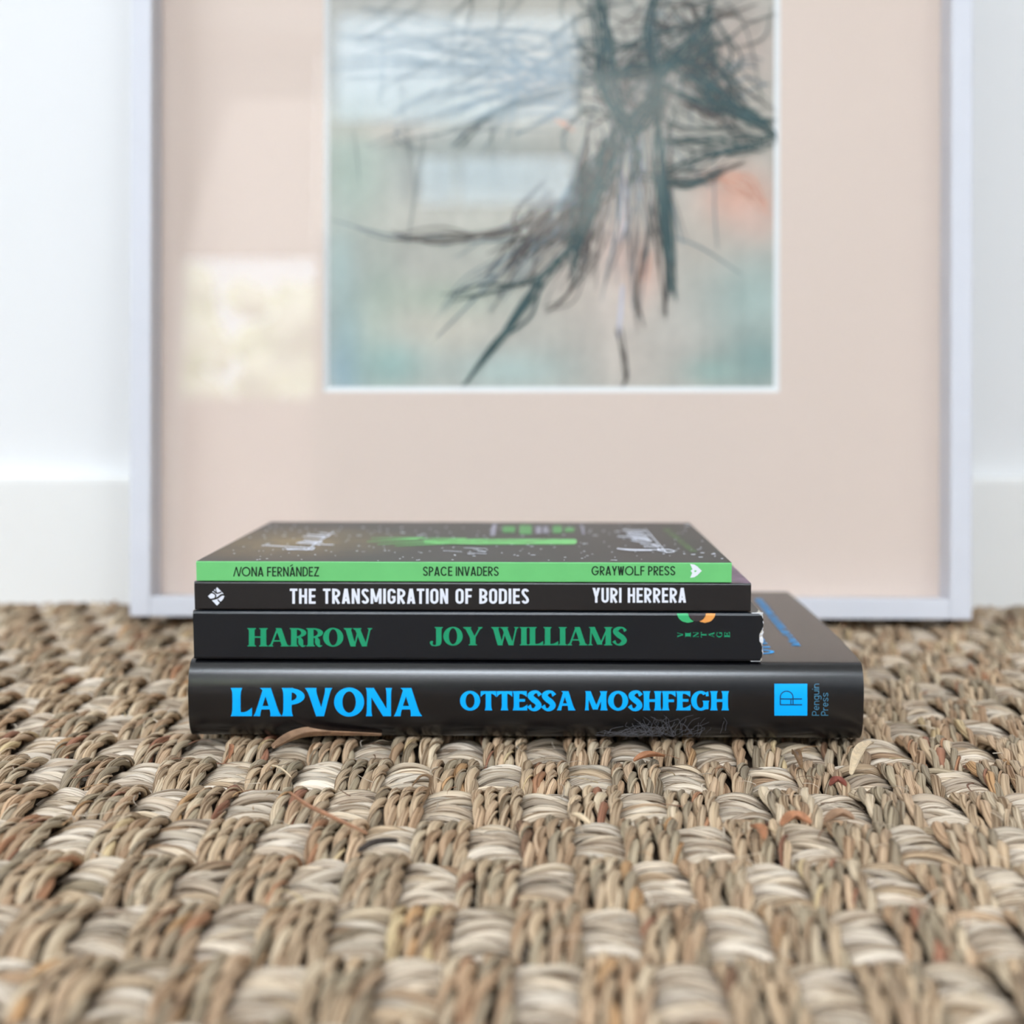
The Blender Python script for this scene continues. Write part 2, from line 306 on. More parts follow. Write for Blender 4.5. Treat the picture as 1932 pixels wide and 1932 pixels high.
def spline(pts, n=14):
    P = [np.array(p, float) for p in pts]; P = [2 * P[0] - P[1]] + P + [2 * P[-1] - P[-2]]; out = []
    for i in range(1, len(P) - 2):
        for k in range(n):
            t = k / n; a, b, c, d = P[i - 1:i + 3]
            out.append(.5 * ((2 * b) + (c - a) * t + (2 * a - 5 * b + 4 * c - d) * t * t + (3 * b - a - 3 * c + d) * t ** 3))
    out.append(P[-2]); return np.array(out)
def strip(P, w):
    P = np.asarray(P, float); w = np.broadcast_to(np.asarray(w, float), (len(P),)); T = np.gradient(P, axis=0); T /= np.linalg.norm(T, axis=1)[:, None] + 1e-12
    N = np.stack([-T[:, 1], T[:, 0]], 1); return P + N * w[:, None] / 2, P - N * w[:, None] / 2
def strokes(name, lst, m, parent, place):          # place maps a 2-D point to the surface
    vs, fs = [], []
    for k, (P, w) in enumerate(lst):
        a, b = strip(P, w); o = len(vs); up_ = np.array((0, 0, k * 4e-6))
        for q, s in zip(a, b): vs += [np.array(place(*q)) + up_, np.array(place(*s)) + up_]
        fs += [(o + 2 * i, o + 2 * i + 1, o + 2 * i + 3, o + 2 * i + 2) for i in range(len(P) - 1)]
    return raw(name, vs, fs, m, parent)
def onsheet(lift): return lambda x, y: (lambda q: (q[0], D - lift, q[1]))(onpic(x, y, D))
rr = random.Random(11)
def bristle(pts, w, n, j):
    n = int(n * 1.9) if w > 4.5 else n; j = j * 1.15; w = w if w > 4.5 else w * 2.2                           # one brush line drawn as several bristles
    out = []
    for k in range(n):
        q = [(p[0] + rr.gauss(0, j), p[1] + rr.gauss(0, j)) for p in pts]; s = spline(q)
        t = np.linspace(0, 1, len(s)); out.append((s, .42 * w * (.35 + .65 * np.sin(np.pi * np.clip(t * .9 + .08, 0, 1))) * rr.uniform(.6, 1.2)))
    return out
L = []; B = []; Tn = []
for pts, w, n, j in [([(1120, -40), (1135, 60), (1140, 160), (1190, 245), (1240, 170), (1225, 60), (1240, -40)], 9, 5, 7), ([(1190, 245), (1160, 180), (1150, 90), (1130, 10)], 9, 3, 6),
    ([(1180, 240), (1230, 190), (1260, 120), (1320, 60), (1340, 0)], 11, 4, 7), ([(1240, 180), (1245, 300), (1258, 420), (1262, 560)], 13, 5, 6),
    ([(1120, 150), (1200, 130), (1300, 120), (1360, 60)], 8, 4, 10), ([(1060, 110), (1150, 90), (1240, 70), (1340, 30)], 7, 3, 12),
    ([(880, 725), (930, 650), (985, 590), (1040, 510), (1080, 470)], 14, 3, 6), ([(1080, 470), (1120, 390), (1150, 300), (1170, 210)], 12, 4, 9),
    ([(1310, 140), (1350, 180), (1400, 210), (1460, 240)], 13, 4, 9), ([(1240, 160), (1330, 200), (1440, 235), (1462, 270)], 9, 3, 8),
    ([(1240, 270), (1330, 280), (1400, 270), (1458, 255)], 8, 3, 9), ([(1250, 330), (1330, 310), (1390, 290), (1456, 268)], 8, 3, 8), ([(1210, 330), (1290, 350), (1360, 320)], 7, 3, 7),
    ([(1150, 260), (1110, 330), (1090, 420), (1085, 520)], 9, 4, 12), ([(1170, 230), (1200, 300), (1190, 350)], 8, 3, 6), ([(860, 270), (930, 215), (1020, 180), (1110, 155)], 6, 3, 6),
    ([(840, 560), (920, 540), (1000, 520), (1060, 490)], 8, 2, 6)]: L += bristle(pts, w, n, j)
for pts, w, n, j in [([(1150, 250), (1140, 320), (1110, 400), (1090, 480)], 10, 6, 13), ([(1245, 300), (1240, 400), (1250, 500), (1255, 600)], 7, 4, 7), ([(1100, 320), (1130, 400), (1100, 520)], 7, 4, 12),
    ([(735, 440), (830, 455), (930, 440), (1040, 400)], 9, 3, 8), ([(960, 500), (1030, 430), (1090, 380)], 9, 3, 8), ([(1165, 620), (1180, 700), (1175, 726)], 8, 2, 5), ([(1300, 110), (1360, 160), (1350, 220), (1300, 190)], 9, 4, 12),
    ([(1290, 20), (1340, 90), (1300, 150)], 10, 4, 14), ([(1200, 200), (1175, 140), (1215, 90), (1235, 150)], 6, 5, 10), ([(1030, 590), (1080, 560), (1120, 470)], 8, 2, 8), ([(1240, 330), (1330, 330), (1400, 300)], 7, 3, 8),
    ([(1220, 40), (1300, 60), (1400, 20)], 8, 4, 14), ([(1210, 620), (1200, 540), (1230, 400)], 5, 3, 6)]: B += bristle(pts, w, n, j)
for pts, w, n, j in [([(628, 118), (760, 112), (900, 120), (1080, 130)], 3.4, 3, 6), ([(640, 70), (780, 80), (950, 110), (1060, 115)], 3, 3, 7), ([(812, 160), (880, 110), (960, 70), (1010, 40)], 3, 2, 5), ([(900, 66), (960, 100), (1060, 180)], 3, 2, 5),
    ([(748, 225), (770, 195), (860, 170), (1000, 165), (1080, 140)], 3.2, 3, 5), ([(748, 225), (755, 260), (790, 280)], 2.8, 2, 4), ([(740, 120), (860, 140), (960, 155)], 2.4, 2, 6), ([(850, 215), (950, 180), (1100, 175)], 3, 2, 6),
    ([(930, 60), (1000, 110), (1100, 150)], 3, 3, 8), ([(1050, 60), (1060, 110), (1080, 150)], 3, 3, 8), ([(860, 270), (900, 230), (960, 205), (1080, 190)], 3.5, 3, 6), ([(970, 255), (1030, 225), (1100, 180)], 3.5, 3, 5),
    ([(720, 62), (720, 150), (712, 200)], 2.4, 1, 2), ([(960, 70), (975, 150), (960, 260)], 2.4, 2, 6), ([(1040, 62), (1090, 100), (1130, 160)], 3, 3, 8), ([(1350, 300), (1350, 400), (1352, 470)], 4, 1, 2), ([(1250, 440), (1320, 470), (1400, 520)], 3, 1, 3),
    ([(1330, 150), (1400, 110), (1450, 120)], 4, 3, 8), ([(1340, 190), (1410, 150), (1450, 165)], 4, 2, 8), ([(640, 420), (740, 445), (830, 450)], 4, 2, 6), ([(930, 500), (870, 540), (830, 600)], 4, 2, 8), ([(690, 10), (800, 50), (1000, 90)], 3, 3, 9)]: Tn += bristle(pts, w, n, j)
for k in range(26):
    a = rr.uniform(0, 6.28); x, y = 1215 + rr.gauss(0, 55), 120 + rr.gauss(0, 70); l = rr.uniform(60, 160)
    Tn += bristle([(x, y), (x + l * .5 * math.cos(a) + rr.gauss(0, 14), y + l * .5 * math.sin(a)), (x + l * math.cos(a), y + l * .8 * math.sin(a))], 3.2, 1, 1)
for k in range(70):
    x, y = 1215 + rr.gauss(0, 65), 110 + rr.gauss(0, 80); a = rr.uniform(0, 6.28); l = rr.uniform(60, 150); cv = rr.gauss(0, 40)
    (L if k % 3 else B).extend(bristle([(x, y), (x + l * .5 * math.cos(a) - cv * math.sin(a), y + l * .5 * math.sin(a) + cv * math.cos(a)), (x + l * math.cos(a), y + l * math.sin(a))], rr.uniform(4.6, 9), 1, 1))
for k in range(24):
    x, y = 1110 + rr.gauss(0, 35), 135 + rr.gauss(0, 50); x2, y2 = rr.uniform(640, 940), rr.uniform(55, 290)
    Tn += bristle([(x, y), ((x + x2) / 2, (y + y2) / 2 + rr.gauss(-12, 22)), (x2, y2)], rr.uniform(2.4, 4.4), 1, 4)
for k in range(30):
    x, y = 1290 + rr.gauss(0, 40), 130 + rr.gauss(0, 60); x2, y2 = rr.uniform(1390, 1456), rr.uniform(190, 290)
    (B if k % 2 else L).extend(bristle([(x, y), ((x + x2) / 2, (y + y2) / 2 + rr.gauss(0, 25)), (x2, y2)], rr.uniform(4.6, 8), 1, 4))
for k in range(44):
    x, y = rr.uniform(1110, 1265), rr.uniform(190, 300); x2, y2 = x + rr.gauss(-25 if x < 1200 else 8, 35), rr.uniform(400, 600)
    (B if k % 2 else Tn).extend(bristle([(x, y), ((x + x2) / 2 + rr.gauss(0, 14), (y + y2) / 2), (x2, y2)], rr.uniform(3.4, 7), 1, 4))
for k in range(16):
    x, y = rr.uniform(1060, 1130), rr.uniform(330, 440); x2, y2 = rr.uniform(820, 1000), rr.uniform(450, 640)
    Tn += bristle([(x, y), ((x + x2) / 2 + rr.gauss(0, 16), (y + y2) / 2), (x2, y2)], 4.4, 1, 5)
for k in range(16):
    x, y = rr.uniform(640, 960), rr.uniform(40, 260); a = rr.gauss(-.5, .45) + (1.9 if k % 4 == 0 else 0); l = rr.uniform(110, 230)
    L += bristle([(x, y), (x + l * .5 * math.cos(a), y + l * .5 * math.sin(a) + rr.gauss(0, 8)), (x + l * math.cos(a), y + l * math.sin(a))], 4.7, 1, 1)[:1]
for k in range(26):
    x, y = rr.uniform(1000, 1150), rr.uniform(320, 430); B += bristle([(x, y), (x - rr.uniform(5, 60), y + 70), (x - rr.uniform(20, 130), y + rr.uniform(120, 190))], rr.uniform(6, 11), 1, 3)[:1]
Wt = bristle([(1172, 320), (1180, 400), (1172, 460)], 10, 2, 3) + bristle([(1175, 540), (1168, 600), (1166, 640)], 16, 2, 2) + bristle([(1205, 270), (1206, 320), (1202, 380)], 7, 2, 3)
Or = bristle([(1350, 330), (1400, 350), (1450, 400)], 10, 4, 8) + bristle([(1225, 470), (1215, 530)], 10, 2, 5) + bristle([(1050, 230), (1080, 245)], 8, 2, 4)
draw = [(Or, 0), (Wt, 1), (Tn, 2), (B, 3), (L, 4)]; vs, fs, mi = [], [], []; k = 0
for lst, mm in draw:
    for P, w in lst:
        pl = onsheet(.00006 + k * 2e-6); k += 1; a, b = strip(P, w); o = len(vs)
        for q, s_ in zip(a, b): vs += [pl(*q), pl(*s_)]
        for i in range(len(P) - 1): fs.append((o + 2 * i, o + 2 * i + 1, o + 2 * i + 3, o + 2 * i + 2)); mi.append(mm)
raw('ink_drawing', vs, fs, [M['ink_orange'], M['ink_white'], M['ink_thin'], M['ink_brown'], M['ink']], pr, False, mi)

# ------------------------------------------------------------------ woven rug
rng = np.random.default_rng(21)
PX, PY = .0300 * GS, .0296 * GS; X0, Y0 = .0025 * GS, .3339 * GS            # column pitch, row pitch, a column centre, a row edge
verts, faces, vcols, fibs = [], [], [], []; base = 0
def tubes(path, aw, bh, col, ns, seed_u, flat=None):
    """path (N,S,3); aw,bh (N,S) half width and height of the section; col (N,3)"""
    global base
    N, Sg, _ = path.shape
    T = np.gradient(path, axis=1); T /= np.linalg.norm(T, axis=2, keepdims=True)
    side = np.cross(T, np.array([0, 0, 1.])); side /= np.linalg.norm(side, axis=2, keepdims=True) + 1e-9
    nn = np.cross(side, T)
    th = np.arange(ns) / ns * 2 * np.pi
    ph = rng.uniform(0, 6.28, (N, 1, 1)); k = 1 + .13 * np.cos(2 * th[None, None] + ph) + .10 * np.cos(3 * th[None, None] - 2 * ph) + rng.normal(0, .035, (N, Sg, ns))
    V = path[:, :, None] + side[:, :, None] * (np.cos(th)[None, None] * aw[..., None] * k)[..., None] + nn[:, :, None] * (np.sin(th)[None, None] * bh[..., None] * k)[..., None]
    u = np.broadcast_to(th[None, None] / 6.2832, (N, Sg, ns)); lng = np.cumsum(np.linalg.norm(np.diff(path, axis=1, prepend=path[:, :1]), axis=2), 1)
    fib = np.stack([np.broadcast_to(lng[..., None] * .25 + 0 * seed_u[:, None, None], (N, Sg, ns)), np.cos(th)[None, None] * .5 + 0 * u + seed_u[:, None, None], np.sin(th)[None, None] * .5 + 0 * u + 3.1 * seed_u[:, None, None]], -1)
    # fibre pattern runs long along the strand: swap so the stretched axis is the length
    fib = np.stack([fib[..., 1] * .02, fib[..., 0] * 60 * .25, fib[..., 2]], -1)
    i = np.arange(N)[:, None, None] * (Sg * ns) + np.arange(Sg - 1)[None, :, None] * ns; j = np.arange(ns)[None, None]; j2 = (j + 1) % ns
    q = np.stack([i + j, i + j2, i + ns + j2, i + ns + j], -1).reshape(-1, 4)
    verts.append(V.reshape(-1, 3)); faces.append(q + base); base += N * Sg * ns
    vcols.append(np.repeat(col, Sg * ns, 0)); fibs.append(fib.reshape(-1, 3))
CP = np.array([lin(c) for c in [(186, 162, 134), (178, 156, 130), (170, 147, 121), (160, 145, 122), (186, 159, 131), (192, 169, 141), (152, 137, 116), (170, 141, 113), (200, 181, 155)]])
CX = np.array([lin(c) for c in [(186, 148, 108), (168, 124, 94), (198, 176, 138), (120, 92, 72), (150, 106, 84)]])
HP = np.array([lin(c) for c in [(208, 193, 174), (204, 189, 170), (212, 199, 183), (194, 180, 163), (209, 191, 168), (182, 165, 146)]])
def pick(n, P, Xp, pr_):
    c = P[rng.integers(0, len(P), n)]; m = rng.random(n) < pr_; c[m] = Xp[rng.integers(0, len(Xp), m.sum())]
    return np.clip(c * rng.normal(1, .10, (n, 1)), 0, 1)
cells = []; hcells = []
for r in range(-11, 14):
    for c in range(-17, 18):
        cells.append((X0 + PX * (c + (.5 if r % 2 else 0)), Y0 + PY * r)); hcells.append((X0 + PX * (c + (0 if r % 2 else .5)), Y0 + PY * r))
cells = np.array(cells); hcells = np.array(hcells)
RXL, RXR, RYN, RYF = -.52, .53, .012, .745
# lengthwise cords, four to a group, each of two or three twisted plies
cc = np.repeat(cells, 4, 0); N = len(cc); kk = np.tile(np.arange(4), len(cells))
cx = cc[:, 0] + (kk - 1.5) * .0041 + rng.normal(0, .00025, N); skew = rng.normal(0, .0006, N); hz = rng.normal(0, .0003, N); top = rng.normal(0, .0004, len(cells)).repeat(4)
SG = 22; s = np.linspace(0, 1, SG)
tw = 1 / rng.normal(.0200, .0016, N); ph0 = rng.uniform(0, 6.28, N); near_ext = rng.uniform(.10, .20, N); far_ext = rng.uniform(.10, .20, N)
tt = -near_ext[:, None] + s[None] * (1 + near_ext + far_ext)[:, None]
Yc = cc[:, 1][:, None] + PY * tt; Zc = (-.0021 + hz + top)[:, None] - .0042 * np.abs(2 * tt - 1) ** 3.6
Xc = cx[:, None] + skew[:, None] * (2 * tt - 1)
for p in range(2):
    a = ph0[:, None] + 2 * np.pi * tw[:, None] * (Yc - cc[:, 1][:, None]) + p * np.pi
    off = .00092 * rng.normal(1, .08, (N, 1))
    path = np.stack([Xc + off * np.sin(a), Yc, Zc + off * np.cos(a)], -1)
    wd = (.00128 * (1 + .18 * np.sin(a * .5 + rng.uniform(0, 6.28, (N, 1)))) * rng.normal(1, .08, (N, 1)))
    tubes(path, wd * 1.06, wd * .92, pick(N, CP, CX, .055), 8, rng.uniform(0, 50, N))
# thin leaf wrapped round some of the cords
sel = rng.random(N) < .75; a = ph0[:, None] + 2 * np.pi * tw[:, None] * (Yc - cc[:, 1][:, None]) + np.pi * rng.choice([.42, .5, 1.45, 1.55], (N, 1))
path = np.stack([Xc + .00172 * np.sin(a), Yc, Zc + .00172 * np.cos(a)], -1)[sel]; n_ = len(path)
tubes(path, np.full((n_, SG), .00062) * rng.uniform(.6, 1.3, (n_, 1)), np.full((n_, SG), .00034), pick(n_, CP, CX, .12), 6, rng.uniform(0, 50, n_))
# crosswise pale strands
K = 4
cc = np.repeat(hcells, K, 0); N = len(cc); kk = np.tile(np.arange(K), len(hcells)); SG = 15; s = np.linspace(0, 1, SG)
tt = -.22 + 1.44 * s[None] + rng.normal(0, .02, (N, 1)); Wd = .0152
Xc = cc[:, 0][:, None] + (tt - .5) * Wd; yc = cc[:, 1] + PY * (.5 + .90 * ((kk + .5) / K - .5)) + rng.normal(0, .0003, N); Yc = yc[:, None] + rng.normal(0, .0012, (N, 1)) * (2 * tt - 1)
Zc = (-.0055 + rng.normal(0, .0004, N))[:, None] - .0018 * np.abs(2 * tt - 1) ** 2.4
tw = rng.choice([-1, 1], N) / rng.normal(.046, .006, N); ph0 = rng.uniform(0, 6.28, N)
for p in range(3):
    a = ph0[:, None] - 2 * np.pi * tw[:, None] * (Xc - cc[:, 0][:, None]) + p * 2.094
    path = np.stack([Xc, Yc + .0022 * np.sin(a), Zc + .0013 * np.cos(a)], -1)
    wd = np.full((N, SG), .0019) * rng.normal(1, .14, (N, 1)) * (1 + .15 * np.sin(a * 2 + ph0[:, None]))
    tubes(path, wd, wd * .62, pick(N, HP, CP, .10), 8, rng.uniform(0, 50, N))
# frayed ends sticking out of the weave
N = 700; SG = 7; s = np.linspace(0, 1, SG)[None]
bx = rng.uniform(-.3, .3, N)[:, None]; by = rng.uniform(.16, .66, N)[:, None]; an = rng.uniform(0, 6.28, N)[:, None]; ln = rng.uniform(.004, .014, N)[:, None]; bend = rng.normal(0, .5, N)[:, None]
path = np.stack([bx + ln * s * np.cos(an + bend * s), by + ln * s * np.sin(an + bend * s), -.0014 + rng.uniform(.0002, .0016, (N, 1)) * np.sin(np.pi * s * .8) - .0008 * s], -1)
tubes(path, (.00030 * rng.uniform(.4, 1.6, (N, 1))) * (1.02 - s * .8), .00015 * (1.02 - s * .8) * np.ones((N, 1)), pick(N, HP, CX, .4), 5, rng.uniform(0, 50, N))
V = np.concatenate(verts).astype(np.float32); V[:, 2] = np.minimum(V[:, 2] - .0005, -.00005) + GZ; Q = np.concatenate(faces).astype(np.int32)
me = bpy.data.meshes.new('woven_rug')
me.vertices.add(len(V)); me.vertices.foreach_set('co', V.ravel()); me.loops.add(Q.size); me.loops.foreach_set('vertex_index', Q.ravel())
me.polygons.add(len(Q)); me.polygons.foreach_set('loop_start', np.arange(0, Q.size, 4, dtype=np.int32)); me.polygons.foreach_set('loop_total', np.full(len(Q), 4, np.int32))
me.update(calc_edges=True)
C4 = np.concatenate([np.concatenate(vcols), np.ones((len(V), 1))], 1).astype(np.float32)
me.color_attributes.new('Col', 'FLOAT_COLOR', 'POINT').data.foreach_set('color', C4.ravel())
me.attributes.new('fib', 'FLOAT_VECTOR', 'POINT').data.foreach_set('vector', np.concatenate(fibs).astype(np.float32).ravel())
rug = tag(link('woven_rug', me, M['rug'], None, True), 'chunky basket-weave seagrass rug of twisted tan cords and pale cross strands', 'rug')
boxes('rug_backing', [(RXL - .01, RXR + .01, -.0, RYF, GZ - .0104, GZ - .0082)], M['backing'], rug)

# ------------------------------------------------------------------ lettering engine
def arc(cx, cy, rx, ry, a0, a1, n=12): return [(cx + rx * math.cos(R(a0 + (a1 - a0) * i / n)), cy + ry * math.sin(R(a0 + (a1 - a0) * i / n))) for i in range(n + 1)]
def poly_strip(pts, t, closed=False):
    P = [np.array(p, float) for p in pts]; q = [P[0]]
    for p in P[1:]:
        if np.linalg.norm(p - q[-1]) > 1e-5: q.append(p)
    if closed and np.linalg.norm(q[0] - q[-1]) < 1e-5: q.pop()
    P = q; n = len(P); A, Bq = [], []
    for i in range(n):
        d0 = P[i] - P[i - 1] if (i > 0 or closed) else None; d1 = P[(i + 1) % n] - P[i] if (i < n - 1 or closed) else None
        d0 = d1 if d0 is None else d0; d1 = d0 if d1 is None else d1
        n0 = np.array([-d0[1], d0[0]]) / np.linalg.norm(d0); n1 = np.array([-d1[1], d1[0]]) / np.linalg.norm(d1)
        m = n0 + n1; L_ = np.linalg.norm(m); m = n0 if L_ < 1e-6 else m / L_; k = min(1 / max(.2, float(m @ n0)), 2.6)
        A.append(P[i] + m * t / 2 * k); Bq.append(P[i] - m * t / 2 * k)
    if closed: A.append(A[0]); Bq.append(Bq[0])
    return (A, Bq)
SW = {'I': .0, 'M': 1.35, 'W': 1.5, 'E': .85, 'F': .82, 'L': .8, 'J': .7, 'S': .92, 'T': .92}
def sans(ch, w, t, rnd_=1.0):
    """one capital or small letter as strips, cap height 1; returns strips, advance width"""
    if ch == ' ': return [], w * .55
    w = t if ch == 'I' else w * SW.get(ch, 1); l, r, b, u = t / 2, w - t / 2, t / 2, 1 - t / 2; c = w / 2; Rx = (r - l) / 2; Ry = min((u - b) / 2, Rx * 1.15 * rnd_ + .0)
    P = []; ps = lambda pts, closed=False: P.append(poly_strip(pts, t, closed)); m = .5
    hd = lambda x0, y0, x1, y1, k=1.1: P.append(([(x0 - t * k / 2 + (x1 - x0) * i / 3, y0 + (y1 - y0) * i / 3) for i in range(4)], [(x0 + t * k / 2 + (x1 - x0) * i / 3, y0 + (y1 - y0) * i / 3) for i in range(4)]))
    if ch == 'H': ps([(l, 0), (l, 1)]); ps([(r, 0), (r, 1)]); ps([(l, m), (r, m)])
    elif ch in 'EF':
        ps([(l, 0), (l, 1)]); ps([(l, u), (w, u)]); ps([(l, m), (w * .93, m)])
        if ch == 'E': ps([(l, b), (w, b)])
    elif ch == 'L': ps([(l, 0), (l, 1)]); ps([(l, b), (w, b)])
    elif ch == 'I': ps([(l, 0), (l, 1)])
    elif ch == 'T': ps([(0, u), (w, u)]); ps([(c, 0), (c, u)])
    elif ch in 'PRB':
        mid = .46; h = (u - mid) / 2; rx = min(r - l, h * 1.1)
        ps([(l, 0), (l, 1)]); ps([(l, u), (r - rx, u)] + arc(r - rx, mid + h, rx, h, 90, -90, 10) + [(l, mid)])
        if ch == 'R': ps([(max(l + t * .6, r - rx * 1.2), mid), (r, 0)])
        if ch == 'B': h2 = (mid - b) / 2; ps([(l, mid), (r - rx, mid)] + arc(r - rx, b + h2, rx, h2, 90, -90, 10) + [(l, b)])
    elif ch == 'A': hd(l, 0, c - t * .08, 1); hd(r, 0, c + t * .08, 1); ps([(w * .24, .25), (w * .76, .25)])
    elif ch == 'N': ps([(l, 0), (l, 1)]); ps([(r, 0), (r, 1)]); hd(r, 0, l, 1, 1.0)
    elif ch == 'M': ps([(l, 0), (l, 1)]); ps([(r, 0), (r, 1)]); hd(c, .12, l + t * .1, 1, .9); hd(c, .12, r - t * .1, 1, .9)
    elif ch == 'V': hd(c - t * .08, 0, l, 1); hd(c + t * .08, 0, r, 1)
    elif ch == 'W': hd(w * .28, 0, l, 1); hd(w * .30, 0, c, .95); hd(w * .70, 0, c, .95); hd(w * .72, 0, r, 1)
    elif ch == 'Y': hd(c, .40, l, 1); hd(c, .40, r, 1); ps([(c, .44), (c, 0)])
    elif ch == 'X': ps([(l, 0), (r, 1)]); ps([(l, 1), (r, 0)])
    elif ch == 'Z': ps([(l * .6, u), (r, u), (l, b), (w, b)])
    elif ch == 'U': ps([(l, 1), (l, b + Ry)] + arc(c, b + Ry, Rx, Ry, 180, 360) + [(r, 1)])
    elif ch == 'J': ps([(r, 1), (r, b + Ry)] + arc(c, b + Ry, Rx, Ry, 0, -150))
    elif ch == 'O': ps(arc(c, u - Ry, Rx, Ry, 0, 180, 16) + arc(c, b + Ry, Rx, Ry, 180, 360, 16), True)
    elif ch == 'D': rx = min(r - l, Ry); ps([(l, 0), (l, 1)]); ps([(l, u), (r - rx, u)] + arc(r - rx, u - Ry, rx, Ry, 90, 0, 10) + arc(r - rx, b + Ry, rx, Ry, 0, -90, 10) + [(l, b)])
    elif ch in 'CG':
        a = 20 if rnd_ > 1.2 else 0
        pts = arc(c, u - Ry, Rx, Ry, 34 if Ry > .28 else -8, 180, 14) + arc(c, b + Ry, Rx, Ry, 180, 326 if (Ry > .28 and ch == 'C') else 360, 14)
        if ch == 'G': pts += [(r, .44), (c, .44)]
        ps(pts)
    elif ch == 'S':
        ry = min((u - b) / 4, Rx * 1.15); d_ = u - b - 4 * ry
        pts = arc(c, u - ry, Rx, ry, 12, 180, 12) + [(l + (r - l) * (q * q * (3 - 2 * q)), u - ry - (d_ + 2 * ry) * q) for q in [.12, .25, .38, .5, .62, .75, .88]] + arc(c, b + ry, Rx, ry, 0, -168, 12)
        ps(pts)
    else:                                              # small letters, x-height .70
        xh = .70; l, r = t / 2, w * .9 - t / 2; c = (l + r) / 2; rx = (r - l) / 2; cy = xh / 2; ry = xh / 2 - t / 2; w = w * .9
        if ch == 'e': ps(arc(c, cy, rx, ry, 0, 318, 20)); ps([(l, cy), (r, cy)])
        elif ch == 'o': ps(arc(c, cy, rx, ry, 0, 360, 22), True)
        elif ch in 'nh': ps([(l, 0), (l, xh if ch == 'n' else 1.02)]); ps([(l, xh - rx - t)] + arc(c, xh - rx - t / 2, rx, rx, 180, 0, 12) + [(r, 0)])
        elif ch == 'u': ps([(r, 0), (r, xh)]); ps([(l, xh)] + arc(c, rx + t / 2, rx, rx, 180, 360, 12))
        elif ch == 'g': ps(arc(c, cy, rx, ry, 0, 360, 20), True); ps([(r, xh), (r, -.1)] + arc(c, -.12, rx, .17, 0, -150, 10))
        elif ch == 'i': ps([(l, 0), (l, xh)]); ps([(l, .88), (l, .88 + t * 1.2)]); w = t
        elif ch == 'r': ps([(l, 0), (l, xh)]); ps(arc(l + rx * 1.1, xh - rx - t / 2, rx * 1.1, rx, 180, 60, 8)); w = w * .72
        elif ch == 'f': ps([(l + rx * .5, 0), (l + rx * .5, .8)] + arc(l + rx * 1.3, .84, rx * .8, .16, 180, 70, 8)); ps([(0, xh), (rx * 2, xh)]); w = w * .75
        elif ch == 't': ps([(l + rx * .5, 1), (l + rx * .5, .16)] + arc(l + rx * 1.3, .2, rx * .8, .16, 180, 290, 8)); ps([(0, xh), (rx * 2, xh)]); w = w * .75
        elif ch == 's':
            q_ = ry / 2; ps(arc(c, xh - t / 2 - q_, rx, q_, 15, 180, 10) + [(l + (r - l) * (q * q * (3 - 2 * q)), xh - t / 2 - q_ - 2 * q_ * q) for q in (.2, .4, .6, .8)] + arc(c, t / 2 + q_, rx, q_, 0, -165, 10))
    return P, w
